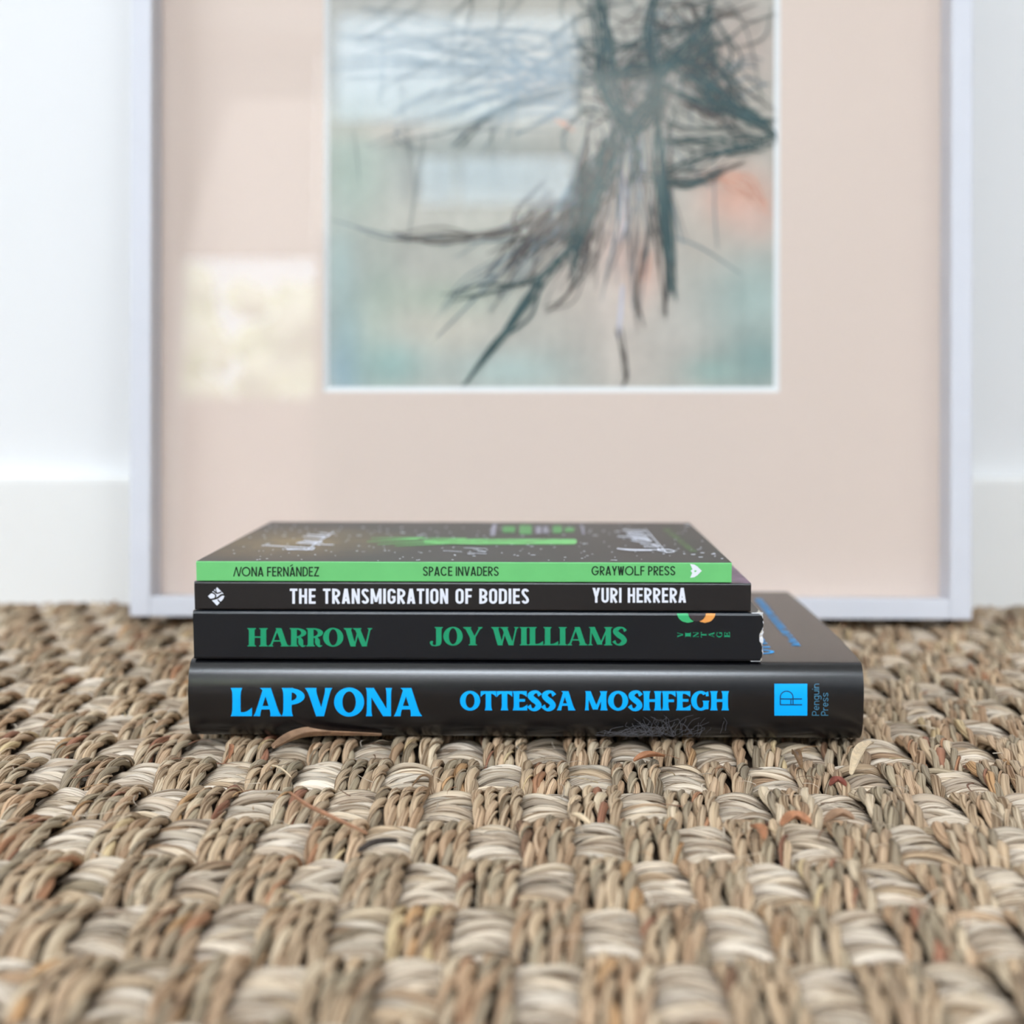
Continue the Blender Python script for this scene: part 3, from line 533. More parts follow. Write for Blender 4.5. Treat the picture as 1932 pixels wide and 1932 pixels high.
class Serif:
    """bold roman capitals built from stems, hairlines, bowls and serifs; cap height 1"""
    def __init__(s, stem, thin, style): s.S, s.T, s.f = stem, thin, style; s.sv = .10 if style == 'flare' else .07
    def prof(s, t, w):                                  # stem width along its length
        return w * (1 + (.42 * (abs(2 * t - 1) ** 5)) if s.f == 'flare' else 1)
    def diag(s, xb, xt, w, y0=0, y1=1, sb=True, st=True):
        A, B_ = [], []
        for i in range(13):
            t = i / 12; x = xb + (xt - xb) * t; k = 1
            if s.f == 'flare' and ((t < .5 and sb) or (t >= .5 and st)): k = s.prof(t, 1)
            A.append((x - w * k / 2, y0 + (y1 - y0) * t)); B_.append((x + w * k / 2, y0 + (y1 - y0) * t))
        out = [(A, B_)]
        if s.f == 'slab':
            for q, x, y in ((sb, xb, y0), (st, xt, y1)):
                if q: out += s.slab(x, y, w)
        return out
    def slab(s, x, y, w):
        h = .05; yy = y + h / 2 if y < .5 else y - h / 2; e = w / 2 + s.sv; out = [([(x - e, yy + h / 2), (x + e, yy + h / 2)], [(x - e, yy - h / 2), (x + e, yy - h / 2)])]
        sg = 1 if y < .5 else -1; A = [(x - w / 2 - s.sv * .6 * (1 - q) ** 2, y + sg * (h + .05 * q)) for q in (0, .5, 1)]; B_ = [(2 * x - p[0], p[1]) for p in A]; return out + [(A, B_)]
    def stem(s, x, y0=0, y1=1, sb=True, st=True): return s.diag(x, x, s.S, y0, y1, sb, st)
    def bar(s, x0, x1, y, h=None, end=0, up=0):         # horizontal arm; end=+1/-1 puts a beak on right/left, up = direction(s) of the beak
        h = h or s.T; A, B_ = [], []
        for i in range(9):
            t = i / 8; x = x0 + (x1 - x0) * t; q = t if end > 0 else (1 - t if end < 0 else 0); e = .17 * max(0, (q - .45) / .55) ** 1.6 if end else 0
            A.append((x, y + h / 2 + (e if up >= 0 and up != -1 else 0) * (1 if up in (1, 2) else 0))); B_.append((x, y - h / 2 - (e if up in (-1, 2) else 0)))
        return [(A, B_)]
    def bowl(s, cx, cy, rx, ry, irx, iry, a0, a1, n=26): return [(arc(cx, cy, rx, ry, a0, a1, n), arc(cx, cy, irx, iry, a0, a1, n))]
    def glyph(s, ch):
        S_, T = s.S, s.T; o = []; e = s.sv if s.f == 'slab' else .05
        if ch == ' ': return [], .42
        if ch == 'H': w = .98; o += s.stem(e + S_ / 2); o += s.stem(w - e - S_ / 2); o += s.bar(e + S_ * .5, w - e - S_ * .5, .51)
        elif ch == 'I': w = S_ + 2 * e; o += s.stem(w / 2)
        elif ch == 'L': w = .74; o += s.stem(e + S_ / 2); o += s.bar(e + S_ / 2, w, T / 2, T, 1, 1)
        elif ch == 'E': w = .76; o += s.stem(e + S_ / 2); o += s.bar(e + S_ / 2, w, T / 2, T, 1, 1); o += s.bar(e + S_ / 2, w * .97, 1 - T / 2, T, 1, -1); o += s.bar(e + S_ / 2, w * .85, .52, T, 1, 2 if s.f == 'slab' else 0)
        elif ch == 'F': w = .72; o += s.stem(e + S_ / 2); o += s.bar(e + S_ / 2, w, 1 - T / 2, T, 1, -1); o += s.bar(e + S_ / 2, w * .88, .50, T, 1, 2 if s.f == 'slab' else 0)
        elif ch == 'T': w = .82; o += s.stem(w / 2, 0, 1, True, False); o += s.bar(w / 2, w, 1 - T / 2, T, 1, -1); o += s.bar(0, w / 2, 1 - T / 2, T, -1, -1)
        elif ch in 'OQ': w = 1.06 if s.f == 'flare' else .98; o += s.bowl(w / 2, .5, w / 2, .515, w / 2 - S_ * 1.02, .515 - T * 1.0, 0, 360, 44)
        elif ch == 'P':
            w = .80; o += s.stem(e + S_ / 2); x0 = e + S_ * .6; rx = w - x0; o += s.bowl(x0, .70, rx, .30, rx - S_ * .98, .30 - T, -90, 90, 22)
        elif ch == 'R':
            w = .92; o += s.stem(e + S_ / 2); x0 = e + S_ * .9; rx = w * .88 - x0; o += s.bowl(x0, .74, rx, .26, rx - S_ * .92, .26 - T, -90, 90, 22); o += s.bar(e + S_ * .5, x0 + .01, 1 - T / 2); o += s.bar(e + S_ * .5, x0 + .01, .48 + T / 2)
            if s.f == 'flare': o += s.diag(w - .12, x0 + rx * .3, S_ * 1.05, 0, .5, True, False)
            else:
                P = spline([(x0 + .02, .50), (x0 + .15, .47), (x0 + .215, .33), (x0 + .235, .16), (x0 + .32, .02), (x0 + .45, .05)], 5); q = np.linspace(0, 1, len(P))
                a_, b_ = strip(P, np.interp(q, [0, .2, .42, .6, .8, 1], [.05, .12, .24, .23, .11, .04])); o += [(list(a_), list(b_))]
                w = x0 + .47

        elif ch == 'A':
            w = 1.02; ax = w * .5; th_ = T * 1.25 if s.f == 'flare' else T * 1.2; k = S_ * 1.0
            o += s.diag(e + th_ * .6, ax - k * .18, th_, 0, .98, True, False); o += s.diag(w - e - k / 2, ax - k * .02, k, 0, 1.0, True, False); o += s.bar(w * .22, w * .72, .30, T * .9)
            if s.f == 'flare': o += [([(ax - k * .85, 1.0), (ax + k * .45, 1.0)], [(ax - k * .3, .86), (ax + k * .35, .86)])]
        elif ch == 'V':
            w = 1.0; th_ = T * 1.3; k = S_; o += s.diag(w * .53, e + k / 2, k, 0, 1, False, True); o += s.diag(w * .58, w - e - th_ * .7, th_, .02, 1, False, True)
        elif ch == 'W':
            w = 1.42; k = S_ * .95; th_ = T * 1.1
            o += s.diag(w * .32, e + k / 2, k, 0, 1, False, True); o += s.diag(w * .36, w * .52, th_, 0, 1, False, False); o += s.diag(w * .71, w * .46, k, 0, 1, False, True); o += s.diag(w * .75, w - e - th_, th_, 0, 1, False, True)
        elif ch == 'N':
            w = .98; t1 = T * 1.15; o += s.diag(e + t1 / 2 + .03, e + t1 / 2 + .03, t1, 0, 1, True, True); o += s.diag(w - e - t1 / 2, w - e - t1 / 2, t1, 0, 1, False, True); o += s.diag(w - e - S_ * .48, e + S_ * .45, S_ * 1.0, 0, 1, False, False)
        elif ch == 'M':
            w = 1.24; t1 = T * 1.15; k = S_ * .98; o += s.diag(e + t1 / 2 + .02, e + t1 / 2 + .06, t1, 0, 1, True, True); o += s.diag(w * .49, e + k * .55, k, .04, 1, False, False); o += s.diag(w * .51, w - e - k * .55, t1, .04, 1, False, False); o += s.diag(w - e - k / 2, w - e - k * .5 - (.02 if s.f == 'flare' else 0), k, 0, 1, True, True)
        elif ch == 'Y':
            w = .98; th_ = T * 1.2; o += s.stem(w / 2, 0, .45, True, False); o += s.diag(w / 2, e + S_ / 2, S_, .40, 1, False, True); o += s.diag(w / 2 + S_ * .3, w - e - th_ / 2, th_, .42, 1, False, True)
        elif ch == 'J':
            w = .66; x = w - e - S_ / 2; o += s.stem(x, .22, 1, False, True)
            o += [([(x + S_ / 2, .24), (x + S_ / 2 - .02, .10), (x + S_ * .2, .0), (x - S_ * .5, -.05), (.10, -.03), (.0, .10), (.02, .22), (.10, .25)], [(x - S_ / 2, .24), (x - S_ / 2, .08), (x - S_ * .55, .02), (x - S_ * .75, .01), (.17, .03), (.13, .1), (.17, .2), (.14, .24)])]
        elif ch == 'G':
            w = .98; o += s.bowl(.5, .5, .5, .515, .5 - S_ * 1.02, .515 - T, 50, 318, 34); o += s.stem(w - .04 - S_ / 2, .02, .50, False, s.f == 'flare' or True) if s.f == 'slab' else s.diag(w - .06 - S_ / 2, w - .06 - S_ / 2, S_ * .95, .06, .50, False, True)
            if s.f == 'flare': o += [([(.76, .92), (.90, .99)], [(.78, .74), (.92, .74)])]
            else: o += [([(.80, .90), (.90, 1.0)], [(.86, .68), (.92, .68)])]
        elif ch == 'S':
            w = .72; P = spline([(w * .90, .78), (w * .72, .95), (w * .42, .94), (w * .19, .77), (w * .40, .57), (w * .66, .43), (w * .80, .24), (w * .55, .055), (w * .26, .06), (w * .07, .24)], 6); t = np.linspace(0, 1, len(P))
            wd = T * .9 + (S_ * 1.02 - T * .9) * np.exp(-((t - .5) / .20) ** 2) + .10 * np.exp(-((t - 0) / .07) ** 2) + .10 * np.exp(-((t - 1) / .07) ** 2) + .10 * np.exp(-((t - .3) / .1) ** 2) + .10 * np.exp(-((t - .7) / .1) ** 2)
            a, b = strip(P, wd); o += [(list(a), list(b))]
        else: return [], .4
        return o, w
def layout(text, gl, gap, x0, x1, y0, y1, extra={}):
    """set a line of text into the box x0..x1 (baseline y0, cap line y1); works for either axis direction"""
    items = []; cur = 0
    for i, ch in enumerate(text):
        st, w = gl(ch)
        items.append((st, cur)); cur += w + (gap if ch != ' ' and i < len(text) - 1 else 0)
        if ch in extra: items.append((extra[ch], items[-1][1]))
    k = (x1 - x0) / cur; out = []
    for st, off in items:
        for A, B_ in st: out.append(([(x0 + (p[0] + off) * k, y0 + p[1] * (y1 - y0)) for p in A], [(x0 + (p[0] + off) * k, y0 + p[1] * (y1 - y0)) for p in B_]))
    return out
def ink(name, strips, m, parent, place, lift=(0, -1, 0)):
    vs, fs = [], []; lift = np.array(lift)
    for k, (A, B_) in enumerate(strips):                # every stroke of print lies a hair over the one before
        o = len(vs); up_ = lift * (k % 9) * 5e-6
        for a, b in zip(A, B_): vs += [np.array(place(a[0], a[1])) + up_, np.array(place(b[0], b[1])) + up_]
        fs += [(o + 2 * i, o + 2 * i + 1, o + 2 * i + 3, o + 2 * i + 2) for i in range(len(A) - 1)]
    return raw(name, vs, fs, m, parent)
def fan(pts, n=6):                                    # a filled outline as a strip between its left and right halves
    h = len(pts) // 2; return (pts[:h], pts[::-1][:h])
def rect(x0, x1, y0, y1, n=8): return ([(x0, y0 + (y1 - y0) * i / n) for i in range(n + 1)], [(x1, y0 + (y1 - y0) * i / n) for i in range(n + 1)])
def disc(cx, cy, rx, ry, ylo=-9e9, yhi=9e9, n=20):
    A, B_ = [], []
    for i in range(n + 1):
        y = min(max(cy - ry + 2 * ry * i / n, ylo), yhi); h = rx * math.sqrt(max(0, 1 - ((y - cy) / ry) ** 2)); A.append((cx - h, y)); B_.append((cx + h, y))
    return (A, B_)

# ------------------------------------------------------------------ books
def cover_mesh(name, prof, inner, x0, x1, m, parent, mats=None, ragged=None, flare=None, nx=2):
    """a wrap-round cover: outer (y,z) profile and inner profile, extruded along x"""
    n = len(prof); vs, fs, mi = [], [], []
    xs = np.linspace(0, 1, nx)
    loop = list(prof) + list(reversed(inner)); L_ = len(loop)
    for j, t in enumerate(xs):
        for i, (y, z) in enumerate(loop):
            xa, xb = x0, x1
            k = i if i < n else 2 * n - 1 - i
            if flare: xa -= flare(y, z); xb += flare(y, z)
            if ragged is not None and j == nx - 1: xb += ragged[k]
            vs.append((xa + (xb - xa) * t, y, z))
    for j in range(nx - 1):
        for i in range(L_):
            i2 = (i + 1) % L_; fs.append((j * L_ + i, j * L_ + i2, (j + 1) * L_ + i2, (j + 1) * L_ + i)); mi.append(mats[i] if mats and i < n - 1 else 0)
    for i in range(n - 1):
        a, b, c, d_ = i, i + 1, L_ - 2 - i, L_ - 1 - i; mm = mats[i] if mats else 0
        fs.append((d_, c, b, a)); mi.append(mm); o = (nx - 1) * L_; fs.append((a + o, b + o, c + o, d_ + o)); mi.append(mm)
    return raw(name, vs, fs, m, parent, False, mi)
def pages(parent, x0, x1, ya, yb, z0, z1): return boxes('page_block', [(x0, x1, ya, yb, z0, z1)], M['paper'], parent, .0003)

YS = .450; yH, yT, yS = .4475, .4480, .4475
zat = lambda py, Y: float(atY(880, py, Y)[2])
hz0, hz1, tz1, sz1 = zat(1246.5, yH), zat(1154, yH), zat(1099, yT), zat(1060.5, yS); tz0, sz0 = hz1 + .0003, tz1 + .0003
# ---- the thick hardback at the bottom
ZB = GZ + .00005; TK = hz0 - .0003 - ZB
lx0, lx1 = atY(364.5, 1320, YS)[0], atY(1621, 1320, YS)[0]
lap = thing('hardback_book', 'thick black hardback with big blue title lettering, bottom of the stack on the rug', 'book', (lx0, YS, ZB), group=None)
BUL, WL = .0065, lx1 - lx0
def lap_y(z):                                        # forward bulge of the rounded spine
    s_ = min(1, abs(2 * z / TK - 1)); return -BUL * (1 - s_ ** (2.15 if z > TK / 2 else 3.6)) ** .5 + BUL
def prof_of(off):
    P = []
    nseg = 40
    zz = [TK / 2 * (1 - math.cos(math.pi * i / nseg)) for i in range(nseg + 1)]
    pts = [(lap_y(z), z) for z in zz]
    return pts
pts = prof_of(0); DB = .160
outer = [(DB, 0), (.08, 0), (.012, 0)] + pts + [(.012, TK + .0000), (.016, TK + .0001), (.05, TK), (.08, TK), (.12, TK), (DB, TK - .0002)]
inner = [(DB, .0024), (.08, .0024), (.012, .0024)] + [(p[0] + .0012 + .0012 * (1 - abs(2 * p[1] / TK - 1)), .0024 + (TK - .0048) * p[1] / TK) for p in pts] + [(q[0], TK - .0024) for q in [(.012, 0), (.016, 0), (.05, 0), (.08, 0), (.12, 0), (DB, 0)]]
fl = lambda y, z: .0040 * (1 - math.exp(-max(0, y - .006) / .045)) if z > TK * .5 else .0030 * (1 - math.exp(-max(0, y - .006) / .045))
cover_mesh('dust_jacket', outer, inner, 0, WL, M['jacket'], lap, flare=fl, nx=24)
lap.children[0].data.polygons.foreach_set('use_smooth', [len(p.vertices) == 4 and True for p in lap.children[0].data.polygons])
mdf = lap.children[0].modifiers.new('es', 'EDGE_SPLIT'); mdf.split_angle = R(40)
pages(lap, .003, WL - .003, .0085, DB - .004, .0027, TK - .0027)
def on_lap(px, py):
    p = atY(px, py, YS - BUL * .9); z = p[2] - ZB; z = min(max(z, .0006), TK - .0006); y = lap_y(z)
    p = atY(px, py, YS - BUL + y); z = min(max(p[2] - ZB, .0004), TK - .0004); y = lap_y(z); dz = 1e-4
    ny = -1.0; nz = (lap_y(z + dz) - lap_y(z - dz)) / (2 * dz); q = math.hypot(1, nz)
    return (p[0] - lx0, y - .00009 / q, z + .00009 * nz / q)
# spine starts at y=0 locally when bulging forward: bulge occupies 0..BUL, boards start behind it
lap.location.y = YS - BUL
FL = Serif(.285, .135, 'flare')
g = FL.glyph
ink('title_lettering', layout('LAPVONA', g, .02, 436, 796, 1351, 1298), M['blue_ink'], lap, on_lap)
ink('author_lettering', layout('OTTESSA MOSHFEGH', g, .03, 868, 1375, 1340, 1304), M['blue_ink'], lap, on_lap)
lg = ink('publisher_emblem', [rect(1461, 1523, 1350, 1290, 16)], M['blue_ink'], lap, on_lap)
def up1(pl, d): return lambda x, y: (lambda q: (q[0], q[1] - d, q[2]))(pl(x, y))
mono = [poly_strip([(1472, 1329.5), (1472, 1316)] + arc(1484, 1315, 12, 11, 180, 360, 14) + [(1496, 1330)], 1.8), poly_strip([(1472, 1329.5), (1513, 1329.5)], 2.0), poly_strip([(1472, 1318.5), (1513, 1318.5)], 2.0), poly_strip([(1492, 1330), (1492, 1318)], 1.6), poly_strip([(1472, 1330), (1472, 1316)], 1.8)]
ink('monogram', mono, M['cut'], lg, up1(on_lap, .00006))
def turned(text, gl, gap, xb, xt, ya, yb):            # text turned a quarter, reading upwards: baseline x=xb, cap line x=xt, from y=ya up to yb
    return [([(xb + p[1] * (xt - xb), ya + (p[0]) * (yb - ya)) for p in A], [(xb + p[1] * (xt - xb), ya + p[0] * (yb - ya)) for p in B_]) for A, B_ in layout(text, gl, gap, 0, 1, 0, 1)]
light = lambda ch: sans(ch, .62, .085, 1.2)
ink('publisher_lettering', turned('Penguin', light, .14, 1545.5, 1532, 1350, 1290) + turned('Press', light, .14, 1562.5, 1549, 1350, 1307), M['grey_ink'], lap, on_lap)
ZT = ZB + TK
def on_top(root, z): return lambda px, py: (lambda p: (p[0] - root.location.x, p[1] - root.location.y, z - root.location.z))(atZ(px, py, z))
def cover_text(text, gl, gap, p0, p1, capw):          # runs away from the reader along +y, letters' tops towards -x
    (xa, ya), (xb, yb) = p0, p1
    return [([(xa + (xb - xa) * p[0] - capw * p[1], ya + (yb - ya) * p[0]) for p in A], [(xa + (xb - xa) * p[0] - capw * p[1], ya + (yb - ya) * p[0]) for p in B_]) for A, B_ in layout(text, gl, gap, 0, 1, 0, 1)]
def flat(root, z): return lambda x, y: (x - root.location.x, y - root.location.y, z - root.location.z)
za = ZT + .0002
a0 = atZ(1511, 1219, ZT); a1 = atZ(1437, 1131, ZT)
cond = lambda ch: sans(ch, .44, .13)
ink('cover_subtitle', cover_text('Author of MY YEAR OF REST AND RELAXATION', cond, .12, a0[:2], a1[:2], .0034), M['blue_ink'], lap, flat(lap, za), (0, 0, 1))
b0 = atZ(1464.5, 1236, ZT)
ink('cover_author_lettering', cover_text('OTTESSA MOSHFEGH', Serif(.2, .11, 'flare').glyph, .05, (b0[0], b0[1] + .001), (b0[0] + .001, b0[1] + .118), .0125), M['blue_ink'], lap, flat(lap, za), (0, 0, 1))

# ---- paperbacks
def paperback(name, label, xl, xr, z0, z1, y, depth, mats, smats=None, ch=.0007, ragged=None, nx=2, ct=.0004):
    t = thing(name, label, 'book', (xl, y, z0)); w, h = xr - xl, z1 - z0
    mid = [(0, ch + (h - 2 * ch) * i / 22) for i in range(1, 22)]
    outer = [(depth, 0), (.006, 0), (ch, 0), (ch * .3, ch * .3), (0, ch)] + mid + [(0, h - ch), (ch * .3, h - ch * .3), (ch, h), (.006, h), (depth * .5, h + .0001), (depth, h)]
    if ragged: ragged = [0, 0] + [ragged(q[1] / h) for q in outer[2:-3]] + [-.0008, -.0004, -.0004]
    if smats: smats = smats[:2] + [smats[4]] * (len(outer) - 6) + smats[-4:]
    cl = lambda q: (max(q[0], ct) if q[0] < depth else q[0], min(max(q[1], ct), h - ct))
    inner = [cl(q) for q in outer]
    cover_mesh('cover', outer, inner, 0, w, mats, t, smats, ragged, nx=nx)
    pages(t, .0002, w - .0002, ct, depth - .0005, ct, h - ct)
    return t
hx = atY(365, 1200, yH)[0], atY(1438, 1200, yH)[0]
rz = [0, .06, .12, .18, .26, .34, .40, .45, .5, .56, .62, .67, .72, .8, .88, .93, .97, 1.]; rq = [-1.0, -.7, -.25, -.1, -.2, -.45, -.9, -1.3, -1.15, -1.45, -.6, -.2, -.05, -.15, .0, -.5, -1.0, -2.4]
rg0 = [-.0002, .0, .0006, .0004, -.0018, -.0002, -.0016, .0003, .0004, .0001, -.001, .0006, .0006, .0006]
rr = random.Random(5)
har = paperback('paperback_book', 'black paperback with green serif lettering and torn white right edge, lying on the thick hardback', hx[0], hx[1] + .0003, hz0, hz1, yH, .132, M['harrow_black'], None, .0011, lambda q: float(np.interp(q, rz, rq)) * .001 + rr.uniform(-.00018, .00018), 30)
xe = atY(1440, 1200, yH)[0] - hx[0]
rr = random.Random(5); tz = np.linspace(.0001, hz1 - hz0 - .0001, 26); vs = []; fs = []
for i, z in enumerate(tz):
    j = rr.uniform(-.0003, .0002); xw = xe - .0042; x2 = xe + j + (-.0008 if i < 3 else 0)
    vs += [(xw, .00005 + .0003, z), (x2, .00035 + rr.uniform(-.0002, .0002), z), (x2, .0012, z), (xw, .0012, z)]
for i in range(25):
    for k in range(4): fs.append((4 * i + k, 4 * i + (k + 1) % 4, 4 * i + 4 + (k + 1) % 4, 4 * i + 4 + k))
fs += [(3, 2, 1, 0), (100, 101, 102, 103)]
te = raw('torn_paper_edge', vs, fs, M['torn'], har); te['label'] = 'ragged white torn edge'
def on_spine(root, y): return lambda px, py: (lambda p: (p[0] - root.location.x, y - .00009 - root.location.y, p[2] - root.location.z))(atY(px, py, y))
SL = Serif(.275, .075, 'slab')
ph = on_spine(har, yH)
ink('title_lettering', layout('HARROW', SL.glyph, .02, 467, 704, 1219.5, 1185), M['green_ink'], har, ph)
ink('author_lettering', layout('JOY WILLIAMS', SL.glyph, .02, 811, 1183, 1217.5, 1183), M['green_ink'], har, ph)
HT = hz1 - hz0
def on_har(px, py):                                   # over the bevelled top edge as well
    p = atY(px, py, yH); z = p[2] - hz0; ch_ = .0011
    y = 0 if z < HT - ch_ else min(ch_, (z - HT + ch_) * .55); return (p[0] - hx[0], y - .00009, min(z, HT - .0001))
YT = 1157.5
ink('emblem_disc', [disc(1315, 1156, 17, 17, YT)], M['dark_disc'], har, on_har)
ink('emblem_disc', [disc(1298, 1155, 21, 20, YT)], M['mint'], har, on_har)
ink('emblem_disc', [disc(1330, 1155, 20, 20, YT)], M['orange'], har, on_har)
har.children[-1].name = 'emblem_disc'
# dark overlap lens laid over the two coloured discs
ink('emblem_disc', [disc(1315, 1154, 17, 18, YT)], M['dark_disc'], har, lambda x, y: (lambda q: (q[0], q[1] - .00006, q[2]))(on_har(x, y)))
vg = []
for i, c_ in enumerate('VINTAGE'):
    st, w = Serif(.22, .07, 'slab').glyph(c_); x = 1278 + i * (1377 - 1278 - 10.5) / 6
    for A, B_ in st: f_ = lambda p: (x + 10.5 - p[1] * 10.5, 1202.5 - p[0] / w * 10); vg.append(([f_(p) for p in A], [f_(p) for p in B_]))
ink('publisher_lettering', vg, M['green_ink'], har, ph)

tx = atY(367, 1125, yT)[0], atY(1417, 1125, yT)[0]
smt = [0] * 9 + [0, 1, 1, 1, 1]
tra = paperback('paperback_book', 'slim brown-black paperback with white condensed capitals, second from the top', tx[0], tx[1], tz0, tz1, yT, .129, [M['trans_black'], M['purple']], smt, .0006)
pt = on_spine(tra, yT)
ink('title_lettering', layout('THE TRANSMIGRATION OF BODIES', lambda c: sans(c, .47 if c != ' ' else .6, .155), .095, 547, 998, 1139, 1110.5), M['white_ink'], tra, pt)
ink('author_lettering', layout('YURI HERRERA', lambda c: sans(c, .47 if c != ' ' else .55, .155), .095, 1118, 1294, 1137, 1109), M['white_ink'], tra, pt)
cx, cy = 409.5, 1125; dm = []
A, B_ = [], []
for i in range(17): t = i / 16; y = cy - 17.5 + 35 * t; h = 17 * (1 - abs(2 * t - 1)); A.append((cx - h, y)); B_.append((cx + h, y))
dmd = ink('publisher_emblem', [(A, B_)], M['white_ink'], tra, pt)
ringd = [poly_strip(spline([(393, 1122), (400, 1118), (407, 1123), (404, 1130), (396, 1130), (391, 1125)], 6), 2.4), poly_strip(spline([(399, 1131), (410, 1128), (419, 1122), (428, 1124)], 6), 3.4), poly_strip(spline([(411, 1131), (416, 1136), (422, 1131), (425, 1124)], 6), 2.4), poly_strip(spline([(402, 1113), (409, 1119), (418, 1117)], 6), 2.6), poly_strip(spline([(409, 1119), (407, 1110), (412, 1105)], 6), 1.8)]
ink('emblem_scroll', ringd, M['trans_black'], dmd, up1(pt, .00006))

sx = atY(370.5, 1080, yS)[0], atY(1380.5, 1080, yS)[0]
smt = [1, 1] + [0] * 8 + [1, 1, 1, 1]
spa = paperback('paperback_book', 'thin paperback with bright green spine and dark starry cover on top of the stack', sx[0], sx[1], sz0, sz1, yS, .1285, [M['green'], M['space']], smt, .0003)
ps_ = on_spine(spa, yS)
deco_w = {'O': .86, 'N': .55, 'A': .55, 'F': .42, 'E': .42, 'R': .48, 'D': .52, 'Z': .5, 'S': .5, 'P': .46, 'C': .66, 'I': 1, 'V': .55, 'G': .74, 'Y': .5, 'W': .62, 'L': .5}
def deco(c):
    if c == ' ': return [], .26
    if c == '~':                                       # the leaning first N of the author's name
        q = lambda a, b, e, g: ([(a - .055 + (e - a) * i / 3, b + (g - b) * i / 3) for i in range(4)], [(a + .055 + (e - a) * i / 3, b + (g - b) * i / 3) for i in range(4)])
        return [q(.0, 0, .26, 1), q(.50, 0, .26, 1), q(.52, 0, .74, 1)], .70
    w = deco_w.get(c, .5) / SW.get(c, 1) if c != 'I' else 1
    return sans(c, w, .128, 1.3)
acc = [poly_strip([(.25, 1.10), (.40, 1.26)], .10)]
nona = layout('~ONA FERNANDEZ', deco, .085, 441, 602, 1087.5, 1069.5)
ink('author_lettering', nona + [poly_strip([(547.5, 1068.4), (552.5, 1065.2)], 1.9)], M['black_ink'], spa, ps_)
ink('title_lettering', layout('SPACE INVADERS', deco, .085, 798, 941, 1086.5, 1069), M['black_ink'], spa, ps_)
ink('publisher_lettering', layout('GRAYWOLF PRESS', deco, .085, 1116, 1274, 1085.5, 1068), M['black_ink'], spa, ps_)
wolf = [([(1302, 1064), (1310, 1065), (1316, 1069), (1324, 1077)], [(1306, 1073), (1307, 1074), (1311, 1075), (1315, 1077)]), ([(1302, 1090), (1310, 1089), (1316, 1085), (1324, 1077)], [(1306, 1081), (1307, 1080), (1311, 1079), (1315, 1077)]), ([(1303, 1077), (1308, 1072), (1314, 1069)], [(1303, 1077), (1307, 1082), (1312, 1085)]),]
wl = ink('publisher_emblem', wolf, M['white_ink'], spa, ps_)
ink('emblem_eye', [disc(1311.5, 1077.5, 1.8, 1.8)], M['lime'], wl, up1(ps_, .00006))
# cover artwork lying on the top face
zc = sz1 + .00022
ot = on_top(spa, zc)
def pen(lst, w): return [(spline(p, 8), w) for p in lst]
strokes('script_title', pen([[(494, 1030), (500, 1029), (540, 1031), (575, 1033), (594, 1033)], [(594, 1033), (588, 1037), (560, 1036), (540, 1035)], [(541, 1037), (560, 1036.5), (580, 1037), (590, 1036)]], 1.35) + [(np.array([(577, 1038.5), (603, 1021), (630, 1003)]), 1.5)] +
    pen([[(559, 1024), (575, 1025), (600, 1027), (630, 1028)], [(560, 1024.5), (575, 1022), (598, 1025)], [(573, 1019), (590, 1020), (607, 1022), (603, 1024), (580, 1022)], [(571, 1012), (585, 1013), (604, 1015), (611, 1013), (596, 1010), (579, 1009)], [(580, 1009), (600, 1010), (617, 1012), (622, 1009), (612, 1006), (602, 1005)]], 1.35), M['white_ink'], spa, ot)
strokes('script_title', pen([[(1164, 1034.5), (1180, 1036), (1215, 1037), (1255, 1037)], [(1164, 1035), (1190, 1038), (1230, 1038.5)], [(1240, 1038), (1262, 1042), (1273, 1040), (1262, 1037), (1240, 1036)]], 1.35) + [(np.array([(1217, 998), (1238, 1021), (1258, 1043)]), 1.5), (np.array([(1165, 1012), (1190, 1013), (1224, 1016)]), 1.5)] +
    pen([[(1174, 1000), (1195, 1001), (1214, 1001), (1211, 1005), (1190, 1004), (1182, 1006)], [(1182, 1006), (1200, 1008), (1222, 1010)], [(1184, 1009), (1205, 1011), (1223, 1012)], [(1190, 1014), (1212, 1016), (1226, 1018)], [(1190, 1019), (1205, 1022), (1230, 1021), (1215, 1018), (1196, 1018)], [(1208, 1026), (1228, 1027), (1240, 1027)], [(1214, 1031), (1232, 1032), (1244, 1031), (1230, 1028)]], 1.35), M['white_ink'], spa, ot)
strokes('script_subtitle', pen([[(836, 1039), (850, 1039.5), (872, 1041)]], .7) + pen([[(875, 1033.5), (895, 1034), (919, 1035)], [(892, 1036), (905, 1038), (917, 1041), (900, 1040)], [(882, 1043), (900, 1044), (918, 1045)], [(882, 1045), (895, 1046)]], .7), M['white_ink'], spa, ot)
gs = []
for (a, b) in [((692, 1022), (790, 1017)), ((700, 1015.5), (800, 1015)), ((712, 1027), (820, 1021)), ((745, 1030), (850, 1025)), ((760, 1016), (880, 1016.5))]:
    P = np.array([(a[0] + (b[0] - a[0]) * t, a[1] + (b[1] - a[1]) * t) for t in np.linspace(0, 1, 6)]); gs.append((P, np.linspace(.8, 2.4, 6)))
P = np.array([(x, 1022.0 - (x > 1000) * .0) for x in np.linspace(800, 1085, 20)]); gs.append((P, np.concatenate([np.linspace(5, 11, 8), np.full(12, 10.)])))
gs.append((np.array([(1060, 1021.5), (1085, 1021.8), (1088, 1022)]), 6.5))
strokes('cover_artwork', gs, M['lime'], spa, ot)
gd = []
for k in range(9): x = 800 + k * 24; gd.append((np.array([(x, 1019 + (k % 3) * 2), (x + 40, 1018.6 + (k % 4) * 2)]), .8))
strokes('artwork_lines', gd, M['dull_lime'], spa, lambda x, y: (lambda q: (q[0], q[1], q[2] + .00008))(ot(x, y)))
blk = []
